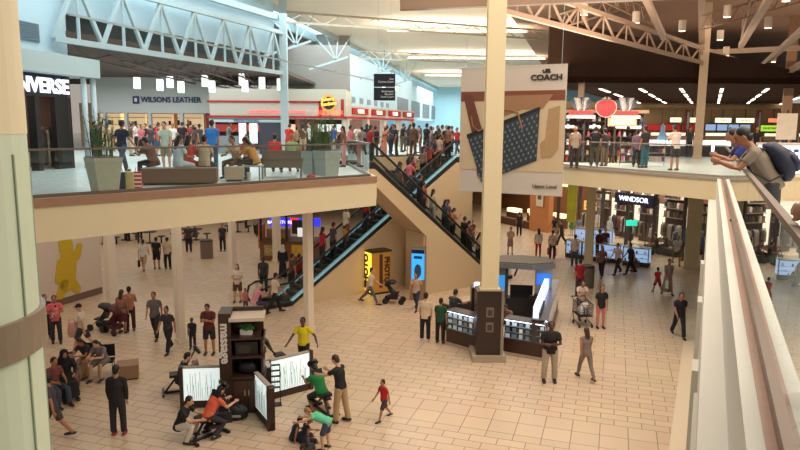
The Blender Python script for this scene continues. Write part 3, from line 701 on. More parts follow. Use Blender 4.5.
def massage_chair(loc, rot, label):
    t = thing('massage_chair', label, 'massage chair', loc, rot)      # client faces +y
    blk = mat(26, 24, 26, .4)
    mb = MB(); mb.bar((0, -.45, .04), (0, .45, .04), .06); mb.bar((-.28, -.45, .04), (.28, -.45, .04), .06); mb.bar((-.25, .45, .04), (.25, .45, .04), .06); mb.bar((0, -.4, .05), (0, .3, .95), .05); mb.bar((0, .4, .05), (0, -.12, .5), .05); mb.build('frame', blk, t)
    MB().cbox((0, -.12, .54), (.34, .3, .08)).build('seat', blk, t)
    mb = MB(); mb.quadslab((-.15, .2, .75), (.15, .2, .75), (.15, .34, 1.1), (-.15, .34, 1.1), .07); mb.build('chest_pad', blk, t)
    for s in (-1, 1): mb = MB(); mb.quadslab((s * .2 - .07, -.05, .3), (s * .2 + .07, -.05, .3), (s * .2 + .07, .25, .27), (s * .2 - .07, .25, .27), .06); mb.build('knee_pad', blk, t)
    mb = MB(); mb.cyl((0, 0, 0), .15, .15, .07, 16); f = mb.build('face_cushion', blk, t, loc=(0, .48, 1.2)); f.rotation_euler = (R(-55), 0, 0)
    mb = MB(); mb.cbox((0, .45, .8), (.4, .18, .06)); mb.build('arm_rest', blk, t); 
    mb = MB(); mb.bar((0, .3, .95), (0, .45, 1.2), .04); mb.build('head_post', blk, t)
    return t
massage_chair(at(208, 437), R(-40), 'black massage chair under the client in the orange shirt')
massage_chair(at(322, 412), R(35), 'black massage chair under the client in the green shirt')
massage_chair(at(180, 392), R(-70), 'black massage chair behind the left glowing partition')
cs = massage_chair(at(276, 372), R(120), 'empty black massage chair behind the right glowing partition')
# ---- phone accessory kiosk
def accessory_case(p, q, label, out=-1, h=1.22, n=6, lit=False):
    p, q = C2(p), C2(q); L = (q - p).length
    t = thing('display_counter', label, 'display counter', v3(p, 0), yaw_of(p, q))
    MB().box(0, L, 0, .5, .1, .55).build('base', mat(62, 36, 28, .35, noise=.1), t); MB().box(-.02, L + .02, -.04, .52, 0, .1).build('plinth', mat(176, 158, 138, .5), t)
    MB().box(0, L, .1, .5, .55, h).build('case_body', mat(28, 28, 34, .3), t); MB().box(0, L, -.01, 0, .55, h).build('front_glass', GLASS, t)
    MB().box(-.01, L + .01, -.02, .52, h, h + .03).build('top', mat(120, 118, 122, .2, .3), t)
    MB().box(.02, L - .02, .02, .06, h - .03, h - .005).build('light_strip', emis(225, 232, 255, 6), t)
    if lit:
        MB().box(.1, L - .1, .3, .48, h + .03, h + .4).build('lit_riser', emis(200, 214, 240, 1.0), t)
        for k in range(9): MB().box(.15 + k * .2, .25 + k * .2, .24, .29, h + .04, h + .2).build('phone_case', mat(40, 44, 56, .4), t)
    random.seed(int(L * 1000))
    for r_ in range(3):
        z = .6 + r_ * .21; MB().box(.01, L - .01, .02, .1, z - .02, z - .01).build('shelf', mat(150, 160, 170, .3), t)
        nn = max(3, int(L / .2))
        for k in range(nn):
            x = L * (k + .5) / nn; ww = random.uniform(.05, .085); hh = random.uniform(.1, .15)
            cc = random.choice([(225, 230, 240), (190, 205, 225), (240, 240, 245), (120, 130, 150), (200, 205, 214)])
            MB().box(x - ww, x + ww, .05, .075, z, z + hh).build('phone_case', mat(*cc, .4, 0, 0.35 if r_ == 2 else .18, 0), t)
    return t
K1, K2, K3, K4 = a2(446, 344), a2(477, 353), a2(503, 354), a2(543, 361)
K5 = a2(561, 338); K6 = a2(553, 312)
accessory_case(K1, K2, 'lit phone accessory counter left of the column wrap', n=5)
accessory_case(K3, K4, 'lit phone accessory counter right of the column wrap', n=8)
accessory_case(K4 + Vector((.1, .05)), K6 + Vector((.2, 0)), 'brightly lit accessory counter on the right flank of the kiosk', h=1.35, lit=True)
kc = thing('kiosk_counter', 'dark rear counter of the phone kiosk with a black worktop', 'counter', v3(a2(446, 330), 0), yaw_of(a2(446, 330), a2(500, 316)))
Lk = (a2(500, 316) - a2(446, 330)).length; MB().box(0, Lk, -.2, .25, 0, 1.0).build('body', mat(44, 32, 30, .4), kc); MB().box(-.03, Lk, -.25, .3, 1.0, 1.04).build('top', mat(180, 160, 140, .4), kc)
kb = thing('kiosk_booth', 'grey booth with a rounded roof and blue screens over the phone kiosk', 'kiosk', v3(a2(522, 318), 0), R(-8)); kb.scale = (1, 1, .86)
GR = mat(112, 116, 118, .4, .2)
rp = [(-1.12, -.55), (-1.3, .4), (-.9, .95), (0, 1.1), (1.0, .85), (1.25, .1), (1.2, -.3), (.3, -.75)]
MB().prism([(x, y) for x, y in rp], 2.5, 2.72).build('roof', GR, kb); MB().prism([(x * .93, y * .9) for x, y in rp], 2.72, 2.78).build('roof_top', mat(96, 88, 82, .5), kb)
MB().box(-1.0, -.72, -.3, .0, 0, 2.5).build('left_pillar', GR, kb); MB().box(.45, 1.1, -.32, -.1, 0, 2.5).build('right_pillar', mat(140, 142, 142, .4), kb)
MB().box(-.72, -.6, -.2, .7, 1.0, 2.5).build('inner_wall', mat(70, 66, 66, .4), kb)
MB().box(.5, 1.04, -.36, -.32, 1.75, 2.25).build('blue_screen', emis(30, 90, 200, 1.3), kb); MB().box(-.98, -.74, -.34, -.3, 1.4, 2.1).build('blue_screen', emis(40, 120, 190, 1.0), kb)
MB().box(-.7, .5, -.25, .3, 0, 1.0).build('inner_counter', mat(34, 30, 32, .4), kb); 
MB().box(-.5, .4, .3, .34, .6, 1.5).build('monitor_wall', M_black, kb)
mb = MB(); [mb.cbox((random.uniform(.2, 1.0), random.uniform(-.6, -.3), 1.1 + random.uniform(0, .15)), (.16, .1, .2)) for _ in range(9)]; mb.build('stock_boxes', mat(50, 46, 50, .4, noise=.5, scale=20), kb)
ks = thing('display_tower', 'narrow dark display tower with lit top left of the column wrap', 'display', v3(a2(476, 342), 0), 0); MB().box(-.22, .22, -.22, .22, 0, 2.05).build('body', mat(40, 34, 36, .3), ks); MB().cyl((0, 0, 2.05), .12, .12, .12).build('lamp', emis(225, 230, 255, 4), ks)
# ---- photo booth
pb_ = thing('photo_booth', 'yellow lit booth with black lettering under the escalator', 'booth', at(377, 292), R(32))
YE = mat(206, 150, 60, .5, noise=.1); MB().box(-.5, .5, -.4, .5, .08, 1.95).build('cabin', YE, pb_); MB().box(-.54, .54, -.44, .54, 1.95, 2.02).build('roof', mat(60, 42, 30), pb_); MB().box(-.52, .52, -.42, .52, 0, .08).build('base', DKB, pb_)
MB().box(-.53, -.5, -.36, .46, .12, 1.92).build('lit_panel', emis(250, 205, 60, 1.5), pb_)
MB().box(-.1, .06, -.42, -.4, .3, 1.85).build('curtain_slot', mat(80, 50, 34), pb_)
text('PHOTO', mat(30, 20, 16), .46, pb_, (-.55, .05, 1.05), (R(90), R(-90), R(-90)), bold=.02)
text('PHOTO', mat(90, 50, 30), .36, pb_, (.28, -.42, 1.1), (R(90), R(90), 0), bold=.012)
# ---- advertising screen
ad = thing('advertising_screen', 'tall advertising pillar with a glowing blue screen by the escalator wall', 'screen', at(418, 300), R(-12))
MB().box(-.34, .34, -.1, .1, 0, 2.45).build('body', mat(150, 122, 96, .5), ad); MB().box(-.28, .28, -.13, -.1, .95, 2.3).build('screen', emis(40, 140, 225, 1.4), ad); MB().box(-.28, .28, -.135, -.13, 2.12, 2.3).build('screen_header', M_black, ad)
MB().ell((0, -.13, 1.35), (.16, .01, .3)).build('pictured_figure', mat(60, 80, 110, .5), ad); MB().cbox((0, -.135, 1.95), (.36, .01, .12)).build('pictured_caption', mat(20, 60, 120, .5), ad)
# ---- seats
def ottoman(loc, sz, rot, m, label, nm='ottoman', group=None):
    t = thing(nm, label, 'ottoman', loc, rot, group); x, y, z = sz
    MB().box(-x / 2, x / 2, -y / 2, y / 2, .05, z).build('cushion', m, t); MB().box(-x / 2 + .03, x / 2 - .03, -y / 2 + .03, y / 2 - .03, 0, .05).build('base', DKB, t)
ottoman(at(128, 377), (.62, .6, .45), R(20), mat(146, 112, 84, .6), 'light brown cube seat beside the pair of seated women')
ottoman(at(68, 390), (.6, .6, .42), R(20), mat(112, 76, 58, .6), 'brown cube seat under the person in the black robe')
for k, (px, py) in enumerate(((438, 285), (454, 281), (468, 278))):
    ottoman(at(px, py), (.7, .6, .42), R(-40), mat(150, 112, 84, .6), ['left', 'middle', 'right'][k] + ' brown padded seat against the escalator wall')
def chair(loc, rot, label):
    t = thing('waiting_chair', label, 'chair', loc, rot); b = M_black
    MB().cbox((0, 0, .44), (.46, .44, .05)).build('seat', b, t); MB().box(-.23, .23, -.24, -.2, .5, .88).build('backrest', b, t)
    for x in (-.2, .2):
        for y in (-.19, .19): MB().box(x - .015, x + .015, y - .015, y + .015, 0, .42).build('leg', mat(160, 160, 160, .3, .8), t)
    return t
chair(at(93, 372), R(195), 'black waiting chair under the seated woman with dark hair'); chair(at(107, 374), R(195), 'black waiting chair under the seated woman in grey')
# ---- bins
def bin_(loc, m, label, r=.3, h=.95):
    t = thing('litter_bin', label, 'bin', loc); MB().cyl((0, 0, 0), r, r, h).build('body', m, t); MB().cyl((0, 0, h), r * 1.04, r * .9, .08).build('lid', DKB, t)
bin_(at(207, 258), mat(120, 104, 88, .5), 'round grey brown litter bin in the left concourse', .36, 1.0)
bin_(at(586, 287), mat(104, 94, 80, .5), 'dark grey litter bin beside the column and the man in red', .36, 1.0)
# ---- snack kiosk under the slab
sk = thing('snack_kiosk', 'wooden snack kiosk with dark posts and yellow pictures on its counter', 'kiosk', at(283, 260), R(-6))
WD = mat(120, 74, 44, .5, noise=.2, scale=3)
MB().box(-1.25, 1.9, -.3, 1.4, 0, 1.1).build('counter', WD, sk); MB().box(-1.3, 1.95, -.35, 1.45, 1.1, 1.15).build('worktop', mat(80, 60, 46), sk)
for x in (-1.2, .3, 1.8): MB().box(x - .06, x + .06, -.25, -.13, 1.15, 2.7).build('post', DKB, sk)
MB().box(-1.3, 1.9, -.3, 1.4, 2.7, 2.95).build('canopy', mat(60, 42, 34), sk)
MB().box(-1.0, -.1, -.32, -.3, .3, .9).build('picture', mat(176, 150, 90, .5, noise=.5, scale=4), sk); MB().box(.6, 1.3, -.32, -.3, .3, .95).build('picture', mat(200, 160, 60, .5, noise=.4, scale=5), sk)
text('ONO', mat(210, 200, 150), .3, sk, (-.55, -.335, .6))
MB().box(.5, 1.6, .2, .3, 1.5, 2.3).build('menu_screen', mat(30, 28, 30, .3), sk); MB().box(-1.1, .2, .5, 1.0, 1.15, 1.7).build('glass_case', mat(170, 130, 90, .4, noise=.5, scale=5), sk)
MB().box(.9, 1.2, -.1, 0, 1.4, 1.9).build('menu_card', emis(220, 220, 225, .7), sk); MB().box(-1.5, -1.2, .2, .6, .6, 2.0).build('orange_sign', mat(200, 110, 50), sk)
fs = thing('store_sign', 'glowing blue fascia sign with red patch under the food court slab', 'sign', v3(dp(275, 222, 46), 0)); fs.location = dp(270, 222, 44)
for x in (.2, 3.2): MB().bar((x, 0, .28), (x, 0, 5.35 - fs.location.z), .03).build('hanger', M_black, fs)
MB().box(0, 3.4, -.08, .08, -.28, .28).build('blue_panel', emis(40, 40, 230, 1.6), fs); MB().box(1.4, 1.9, -.12, -.08, -.2, .3).build('red_patch', emis(220, 30, 40, 1.4), fs); text('BABY STORE', emis(230, 230, 255, 1.5), .3, fs, (.7, -.13, 0))
# ---- wall with the yellow figure
f0 = a2(103, 293); f1 = a2(50, 309); fd = (f0 - f1).normalized()
struct('wall_hoarding', MB().wall(f1 - fd * 3, f0, 0, 5.3, .2), mat(216, 200, 184, .7, noise=.03)); struct('baseboard_hoarding', MB().wall(f1 - fd * 3 + Vector((.01, -.03)), f0 + Vector((.0, -.03)), 0, .3, .02), mat(120, 96, 80))
pf = thing('wall_figure', 'flat yellow waving figure painted on the pale hoarding', 'wall graphic', v3(f1, 0), yaw_of(f1, f0))
Lf = (f0 - f1).length
def hoard(px, py):      # to wall coordinates
    d = ray(px, py); n = Vector((-fd.y, fd.x)); t = (C2((0, 0)) * 0 + f1).dot(n) / (d.x * n.x + d.y * n.y); P = Vector((d.x * t, d.y * t)); return ((P - f1).dot(fd), CAMZ + d.z * t)
YL = mat(206, 172, 40, .6, noise=.05)
mb = MB()
def blob(pts, rr, y=-.035):
    for (p0, p1) in zip(pts[:-1], pts[1:]):
        x0, z0 = hoard(*p0); x1, z1 = hoard(*p1); d = Vector((x1 - x0, z1 - z0)); n = d.normalized(); m_ = Vector((-n.y, n.x)) * rr; L = []
        for k in range(7): t = math.pi * k / 6; v = m_ * math.cos(t) + n * rr * math.sin(t); L.append((x1 + v.x, z1 + v.y))
        for k in range(7): t = math.pi * k / 6; v = -m_ * math.cos(t) - n * rr * math.sin(t); L.append((x0 + v.x, z0 + v.y))
        k_ = len(L); a = [(x, y - .004 * (len(mb.v) % 5), z) for x, z in L]; b = [(x, -.0, z) for x, z in L]
        mb.add(a + b, [tuple(range(k_))[::-1], tuple(range(k_, 2 * k_))] + [(k, (k + 1) % k_, (k + 1) % k_ + k_, k + k_) for k in range(k_)])
blob([(65, 243), (66, 249)], .34); blob([(68, 258), (67, 282)], .42); blob([(73, 260), (77, 256), (79, 246)], .15); blob([(60, 262), (58, 280)], .16); blob([(70, 280), (77, 289)], .2); blob([(64, 284), (60, 295)], .2)
mb.build('painted_shape', YL, pf)
# ---- vehicle-like bits on wheels
def stroller(loc, rot, label, m=M_black):
    t = thing('stroller', label, 'stroller', loc, rot); fr_ = mat(60, 60, 64, .3, .6)
    for x, y in ((-.24, .4), (.24, .4), (-.27, -.3), (.27, -.3)):
        w_ = MB().cyl((0, 0, -.025), .13, .13, .05, 16).build('wheel', M_black, t, loc=(x, y, .13)); w_.rotation_euler = (0, R(90), 0)
    mb = MB()
    for x in (-.22, .22): mb.tube([(x, .4, .15), (x, 0, .5), (x, -.42, 1.0)], .014); mb.tube([(x, -.3, .15), (x, .05, .55)], .014)
    mb.tube([(-.22, -.42, 1.0), (.22, -.42, 1.0)], .018); mb.build('frame', fr_, t)
    mb = MB(); mb.quadslab((-.2, .25, .42), (.2, .25, .42), (.2, -.05, .42), (-.2, -.05, .42), -.06); mb.quadslab((-.2, -.05, .42), (.2, -.05, .42), (.2, -.28, .85), (-.2, -.28, .85), -.05); mb.build('seat', m, t)
    mb = MB(); mb.tube([(0, -.3, .8), (0, -.16, .93), (0, .05, .95)], [.2, .24, .2], .5, side=(1, 0, 0)); mb.build('hood', m, t, smooth=True)
    MB().box(-.18, .18, -.25, .2, .2, .33).build('basket', m, t)
    return t
stroller(at(393, 303), R(-100), 'black stroller pushed past the yellow photo booth')
stroller(at(115, 333), R(60), 'dark maroon stroller with big wheels by the column', mat(90, 30, 38, .6)); stroller(at(104, 330), R(75), 'black stroller parked just left of the maroon one')
ct = thing('shopping_cart', 'dark shopping cart carrying a small child and white bags', 'cart', at(582, 325), R(185))
mb = MB()
for x in (-.26, .26): mb.bar((x, -.4, .45), (x, .4, .45), .02); mb.bar((x, -.42, .95), (x, .42, .9), .025); mb.bar((x, .4, .12), (x, -.2, .18), .025); mb.bar((x, -.2, .18), (x, -.4, .5), .025); mb.bar((x, -.42, .95), (x, -.55, 1.02), .02)
for k in range(11): y = -.4 + .08 * k; mb.bar((-.26, y, .45), (-.26, y, .93), .01); mb.bar((.26, y, .45), (.26, y, .93), .01)
for k in range(6): z = .45 + .09 * k; mb.bar((-.26, -.41, z), (.26, -.41, z), .01); mb.bar((-.26, .41, z), (.26, .41, z), .01); mb.bar((-.26, -.4, z), (-.26, .4, z), .01); mb.bar((.26, -.4, z), (.26, .4, z), .01)
mb.build('basket', mat(60, 58, 60, .4, .5), ct); MB().box(-.24, .24, -.38, .38, .44, .46).build('floor_panel', M_black, ct)
MB().bar((-.3, -.55, 1.02), (.3, -.55, 1.02), .035).build('handle', M_black, ct)
for x, y in ((-.25, .38), (.25, .38), (-.25, -.3), (.25, -.3)): w_ = MB().cyl((0, 0, -.02), .07, .07, .04, 12).build('wheel', M_black, ct, loc=(x, y, .07)); w_.rotation_euler = (0, R(90), 0)
bag('shopping_bag', 'white bag lying in the shopping cart', at(582, 325, 0) + Vector((-.05, -.1, .47)), (.4, .3, .35), mat(226, 220, 212))
# ---- glass display cases in the right concourse
def jewel_case(p, q, label, dpth=.55):
    p, q = C2(p), C2(q); L = (q - p).length
    t = thing('display_case', label, 'display case', v3(p, 0), yaw_of(p, q))
    MB().box(0, L, 0, dpth, 0, .25).build('base', mat(60, 48, 42), t); MB().box(0, L, .12, dpth, .25, 1.0).build('back_panel', emis(150, 178, 214, .75), t)
    for x in [L * k / max(1, round(L / 1.3)) for k in range(max(1, round(L / 1.3)) + 1)]: MB().box(max(0, x - .04), min(L, x + .04), -.01, .05, .25, 1.02).build('frame_post', M_black, t)
    MB().box(-.02, L + .02, -.02, dpth, 1.02, 1.08).build('top', mat(150, 140, 132, .2), t)
    for z in (.45, .7): MB().box(.02, L - .02, .02, .12, z, z + .015).build('shelf', mat(200, 214, 226), t)
    random.seed(int(L * 77))
    for k in range(int(L / .16)):
        x = .1 + (L - .2) * k / int(L / .16); z = random.choice((.27, .465, .715)); MB().box(x, x + .08, .04, .1, z, z + random.uniform(.06, .16)).build('watch_stand', mat(*random.choice([(40, 44, 60), (220, 226, 235), (90, 100, 130)]), .4), t)
jewel_case(a2(565, 257), a2(598, 262), 'long lit watch case, nearest the black trousered man in white'); jewel_case(a2(600, 262), a2(620, 264), 'lit watch case between the column and the teal screen')
jewel_case(a2(622, 265), a2(648, 268), 'lit watch case at the right end beside the walking couple'); jewel_case(a2(574, 244), a2(612, 247), 'lit watch case in the rear row of the watch island')
tv = thing('teal_screen', 'small teal glowing screen above the watch cases', 'screen', at(630, 250, 0)); MB().box(-.05, .05, 0, .05, 0, 1.7).build('stand', M_black, tv); MB().box(-.35, .35, -.04, .02, 1.55, 1.9).build('panel', emis(30, 190, 160, 1.4), tv)
# ---- ground floor shop fronts (all along one line)
S0 = a2(452, 209); S1 = a2(496, 222); S2 = a2(548, 233); sd = (S2 - S1).normalized(); S3 = S2 + sd * 16
struct('wall_jewellery_store', MB().wall(S1 - sd * .3, a2(528, 229), 0, .55, .3), mat(96, 62, 44, .5)); 
def sfx(a, b): return a.lerp(b, 1)
sn = Vector((-sd.y, sd.x)); sn = sn if sn.y > 0 else -sn
struct('wall_jewellery_rear', MB().wall(S0 + sn * 5, S2 + sn * 5, 0, 5.3, .2), mat(120, 74, 44, .5, noise=.5, scale=.6))
for k in range(4):
    p = S1 + sd * (k * 1.4 - .2) + sn * (1.2 + (k % 2))
    jc = thing('jewellery_case', 'warm lit jewellery case, ' + ['farthest left', 'second from left', 'third from left', 'nearest the wooden pillar'][k] + ' in the jewellery store', 'display case', v3(p, 0), yaw_of(S1, S2))
    MB().box(0, 1.3, 0, .6, 0, .8).build('base', mat(90, 56, 38), jc); MB().box(.02, 1.28, .02, .58, .8, 1.1).build('lit_case', emis(255, 225, 170, 1.6), jc)
for k in range(3):
    p = S1 + sd * (k * 1.5) + sn * 3.4
    jl = thing('ceiling_cove', ['left', 'middle', 'right'][k] + ' warm glowing light panel inside the jewellery store', 'lamp', v3(p, 3.1), yaw_of(S1, S2)); MB().box(0, 1.4, 0, .9, 0, .1).build('panel', emis(255, 214, 150, 2.2), jl)
struct('wall_wood_pillar', MB().wall(a2(529, 230), S2, 0, 5.3, .5), mat(190, 126, 74, .5, noise=.12, scale=1.5))
po = thing('wall_poster', 'framed poster on the wooden pillar', 'poster', v3(a2(529, 230).lerp(S2, .35) - sn * .03, 1.9), yaw_of(S1, S2)); MB().box(0, .75, -.03, 0, 0, 1.25).build('board', mat(222, 206, 184), po); MB().cbox((.37, -.035, .75), (.42, .01, .5)).build('picture', mat(100, 90, 84, noise=.5, scale=9), po)
struct('wall_wood_pillar', MB().wall(S1 - sd * 1.2, S1 - sd * .8, 0, 5.3, .4), mat(176, 132, 96, .5))
Wd0 = S2 + sd * .8
struct('wall_dress_store_rear', MB().wall(Wd0 + sn * 4.5 - sd * 1, Wd0 + sd * 22 + sn * 4.5, 0, 5.3, .2), mat(112, 80, 62, .7, noise=.7, scale=1.6))
struct('trim_dress_store_lintel', MB().wall(Wd0, Wd0 + sd * 20, 3.9, 5.3, .3), mat(120, 100, 84, .6))
for k in range(9):
    p = Wd0 + sd * (k * 2.1); struct('trim_shop_mullion', MB().wall(p, p + sd * .14, 0, 4, .2), mat(70, 56, 48))
for k in range(9):
    p = Wd0 + sd * (k * 2.1 + .14); struct('window_5', MB().wall(p, p + sd * 1.96, .1, 3.9, .02), GLASS)
ws = thing('store_sign', 'dark blue sign board with white letters over the dress store', 'sign', v3(a2(613, 236) - sn * .3, 0), yaw_of(S1, S2))
pw = dp(616, 196.5, 41.6); ws.location = (pw.x, pw.y, pw.z - .1)
MB().box(0, 3.0, -.1, .05, -.25, .4).build('board', mat(22, 30, 66, .4), ws); text('WINDSOR', emis(230, 235, 245, 1.4), .44, ws, (1.5, -.12, .06), bold=.0, sx=1.1)
bg = thing('store_sign', 'gold letters in the dark shop window left of the dress store', 'sign', dp(581, 205, 44.6), yaw_of(S1, S2)); text('BG', emis(230, 170, 90, .8), .85, bg, (.85, 0, .0), bold=.02, sx=1.1)
def clothes_rack(p, label, cols, n=9, L=1.5):
    t = thing('clothes_rack', label, 'clothes rack', v3(p, 0), yaw_of(S1, S2)); mb = MB(); mb.bar((0, 0, 1.6), (L, 0, 1.6), .03); mb.bar((0, 0, 0), (0, 0, 1.6), .03); mb.bar((L, 0, 0), (L, 0, 1.6), .03); mb.build('frame', M_black, t)
    for k in range(n):
        x = L * (k + .5) / n; h_ = random.uniform(.7, 1.1); mb = MB(); mb.loft([(Vector((x, 0, 1.55)), .02, .12, Vector((1, 0, 0)), Vector((0, 1, 0))), (Vector((x, 0, 1.45)), .04, .22, Vector((1, 0, 0)), Vector((0, 1, 0))), (Vector((x, 0, 1.55 - h_)), .05, .26, Vector((1, 0, 0)), Vector((0, 1, 0)))]); mb.build('garment', mat(*random.choice(cols)), t)
MUT = [(190, 170, 150), (90, 70, 60), (140, 90, 80), (60, 54, 60), (210, 200, 190), (120, 110, 96), (60, 40, 44)]
for k in range(7):
    clothes_rack(Wd0 + sd * (.4 + 2.1 * k) + sn * (2.2 + .8 * (k % 2)), 'rack of mixed clothes, ' + ['first', 'second', 'third', 'fourth', 'fifth', 'sixth', 'seventh'][k] + ' from the left in the dress store', MUT)
for k in range(8):
    p = Wd0 + sd * (1.2 + 2.1 * k) + sn * 4.2
    cl = thing('curtain_panel', 'white lit curtain panel, ' + ['first', 'second', 'third', 'fourth', 'fifth', 'sixth', 'seventh', 'eighth'][k] + ' from the left behind the dresses', 'curtain', v3(p, .3), yaw_of(S1, S2)); mb = MB(); [mb.box(j * .14, j * .14 + .1, 0, .08, 0, 2.3) for j in range(5)]; mb.build('curtain', emis(226, 216, 196, .9), cl)
for k in range(9):
    p = Wd0 + sd * (.2 + 2.1 * k) + sn * 3.3
    t = thing('wall_shelf_unit', 'tall shelf of mixed goods, ' + ['first', 'second', 'third', 'fourth', 'fifth', 'sixth', 'seventh', 'eighth', 'ninth'][k] + ' from the left inside the dress store', 'shelf', v3(p, 0), yaw_of(S1, S2)); MB().box(0, 1.5, .2, .25, 0, 3.6).build('back_panel', mat(70, 52, 44), t)
    for z in (1.9, 2.5, 3.1): MB().box(0, 1.5, -.1, .2, z, z + .04).build('shelf', mat(150, 130, 110), t)
    for z in (1.94, 2.54, 3.14):
        for j in range(6): MB().cbox((.14 + .24 * j, .05, z + .2), (.17, .2, random.uniform(.25, .4))).build('goods', mat(*random.choice(MUT + [(230, 220, 205), (180, 60, 60), (30, 28, 30)])), t)
def mannequin(loc, rot, label, top, bot, dress=False):
    t = thing('mannequin', label, 'mannequin', loc, rot); sk_ = mat(206, 200, 192, .4)
    mb = MB(); mb.ell((0, 0, 1.68), (.07, .09, .12)); mb.tube([(0, 0, .95), (0, 0, 1.15), (0, 0, 1.4), (0, 0, 1.5), (0, 0, 1.6)], [.15, .12, .17, .06, .045], .6)
    for s in (-1, 1): mb.tube([(s * .17, 0, 1.42), (s * .24, -.03, 1.15), (s * .22, .05, .9)], [.05, .04, .03]); mb.tube([(s * .08, 0, .95), (s * .09, .02, .5), (s * .09, 0, .05)], [.085, .055, .035])
    mb.build('body', sk_, t, smooth=True)
    mb = MB(); mb.tube([(0, 0, .55 if dress else .92), (0, 0, .95), (0, 0, 1.15), (0, 0, 1.4)], [.3 if dress else .18, .19, .15, .19], .7); mb.build('dress' if dress else 'shirt', mat(*top), t, smooth=True)
    if not dress:
        for s in (-1, 1): mb = MB(); mb.tube([(s * .08, 0, .95), (s * .09, .02, .5), (s * .09, 0, .1)], [.1, .07, .06]); mb.build('trouser_leg', mat(*bot), t, smooth=True)
    MB().cyl((0, 0, 0), .2, .2, .03).build('base', mat(160, 150, 140), t)
MQ = [((90, 150, 60), (60, 50, 50)), ((190, 60, 60), (40, 40, 40)), ((220, 210, 200), (120, 90, 80)), ((30, 30, 34), (90, 80, 80)), ((210, 190, 180), (170, 60, 60)), ((30, 28, 30), (30, 30, 30)), ((70, 60, 60), (210, 200, 190)), ((220, 215, 210), (60, 50, 50)), ((40, 40, 40), (200, 190, 180))]
for k in range(9):
    p = Wd0 + sd * (.7 + 1.75 * k) + sn * .9
    mannequin(v3(p, 0), yaw_of(S1, S2) + R(180), 'shop window mannequin, ' + ['first', 'second', 'third', 'fourth', 'fifth', 'sixth', 'seventh', 'eighth', 'ninth'][k] + ' from the left in the dress store window', MQ[k][0], MQ[k][1], k % 3 == 0)
gp = thing('window_banner', 'yellow green hanging dress banner beside the wooden pillar', 'banner', v3(S2 + sd * 1.3 + sn * .5, 1.0), yaw_of(S1, S2)); MB().box(0, .9, 0, .05, 0, 2.8).build('cloth', mat(170, 160, 30, .6, noise=.4, scale=2), gp)
gp = thing('window_banner', 'yellow poster figure behind the broad column on the right', 'banner', v3(a2(703, 262) + sn * 2, 2.4), yaw_of(S1, S2)); MB().box(-.5, .5, 0, .05, 0, 1.0).build('cloth', mat(200, 190, 40, .6, noise=.4, scale=2), gp)
lw = thing('light_box', 'white glowing box sign beyond the foot of the crossing escalator', 'sign', at(453, 236), R(-20)); MB().box(-.4, .4, -.12, .12, .1, 2.0).build('lit_panel', emis(235, 235, 230, 1.6), lw); MB().box(-.44, .44, -.14, .14, 0, .1).build('base', M_black, lw)
struct('wall_far_right', MB().wall(S0 + sn * 2 - sd * 12, S0 + sn * 5, 0, 5.3, .2), mat(140, 100, 76, .7, noise=.4, scale=.7))
# far tables under the slab
for k, (px, py) in enumerate(((105, 244), (125, 240), (150, 243), (185, 240), (196, 240), (238, 232))):
    t = thing('cafe_table', 'dark cafe table far under the slab, ' + ['first', 'second', 'third', 'fourth', 'fifth', 'sixth'][k] + ' from the left', 'table', at(px, py)); MB().cyl((0, 0, .72), .45, .45, .04).build('tabletop', mat(60, 46, 40), t); MB().cyl((0, 0, .03), .04, .04, .7).build('pedestal', M_black, t); MB().cyl((0, 0, 0), .25, .25, .03).build('base', M_black, t)
    for s in (-1, 1): MB().cbox((s * .75, 0, .45), (.4, .4, .05)).build('stool_seat', M_black, t); MB().cyl((s * .75, 0, 0), .05, .05, .43).build('stool_leg', M_black, t)
# ================================================================== UPPER LEVEL THINGS
def a6(px, py): return at(px, py, 6)
def pot(loc, r0, r1, h, m, label, stems, sh, rot=R(45), lean=.12):
    t = thing('potted_reeds', label, 'planter', loc, rot)
    mb = MB(); vs = []
    for z, r in ((0, r0), (h, r1)): vs += [(-r, -r, z), (r, -r, z), (r, r, z), (-r, r, z)]
    mb.add(vs, [(3, 2, 1, 0), (4, 5, 6, 7), (0, 1, 5, 4), (1, 2, 6, 5), (2, 3, 7, 6), (3, 0, 4, 7)]); mb.build('pot', m, t)
    MB().box(-r1 * .92, r1 * .92, -r1 * .92, r1 * .92, h, h + .02).build('soil', mat(50, 40, 30), t)
    G = mat(60, 96, 46, .6, noise=.35, scale=12); mb = MB()
    for _ in range(stems):
        x, y = random.uniform(-.7, .7) * r1, random.uniform(-.7, .7) * r1; hh = sh * random.uniform(.6, 1.05); dx, dy = random.uniform(-lean, lean), random.uniform(-lean, lean)
        mb.tube([(x, y, h), (x + dx * .4, y + dy * .4, h + hh * .5), (x + dx, y + dy, h + hh)], [.012, .01, .004], n=5)
        for q_ in range(7):
            f = random.uniform(.1, .9); c = Vector((x + dx * f, y + dy * f, h + hh * f)); a = random.uniform(0, 6.28); l = random.uniform(.08, .2); tip = c + Vector((math.cos(a) * l, math.sin(a) * l, .12))
            mb.add([c, c + Vector((.012, .01, .05)), tip, c + Vector((-.012, -.01, .03))], [(0, 1, 2, 3)])
    mb.build('foliage', G, t)
    return t
pot(a6(105, 191), .24, .34, .82, mat(172, 168, 150, .5), 'tall tapered grey planter with reeds behind the glass railing at left', 22, 1.1)
pot(a6(314, 174), .26, .33, .78, mat(150, 156, 148, .5), 'left one of the paired grey planters near the sofa', 24, 1.15)
pot(a6(327, 175.5), .26, .33, .82, mat(150, 156, 148, .5), 'right one of the paired grey planters near the escalator', 24, 1.2)
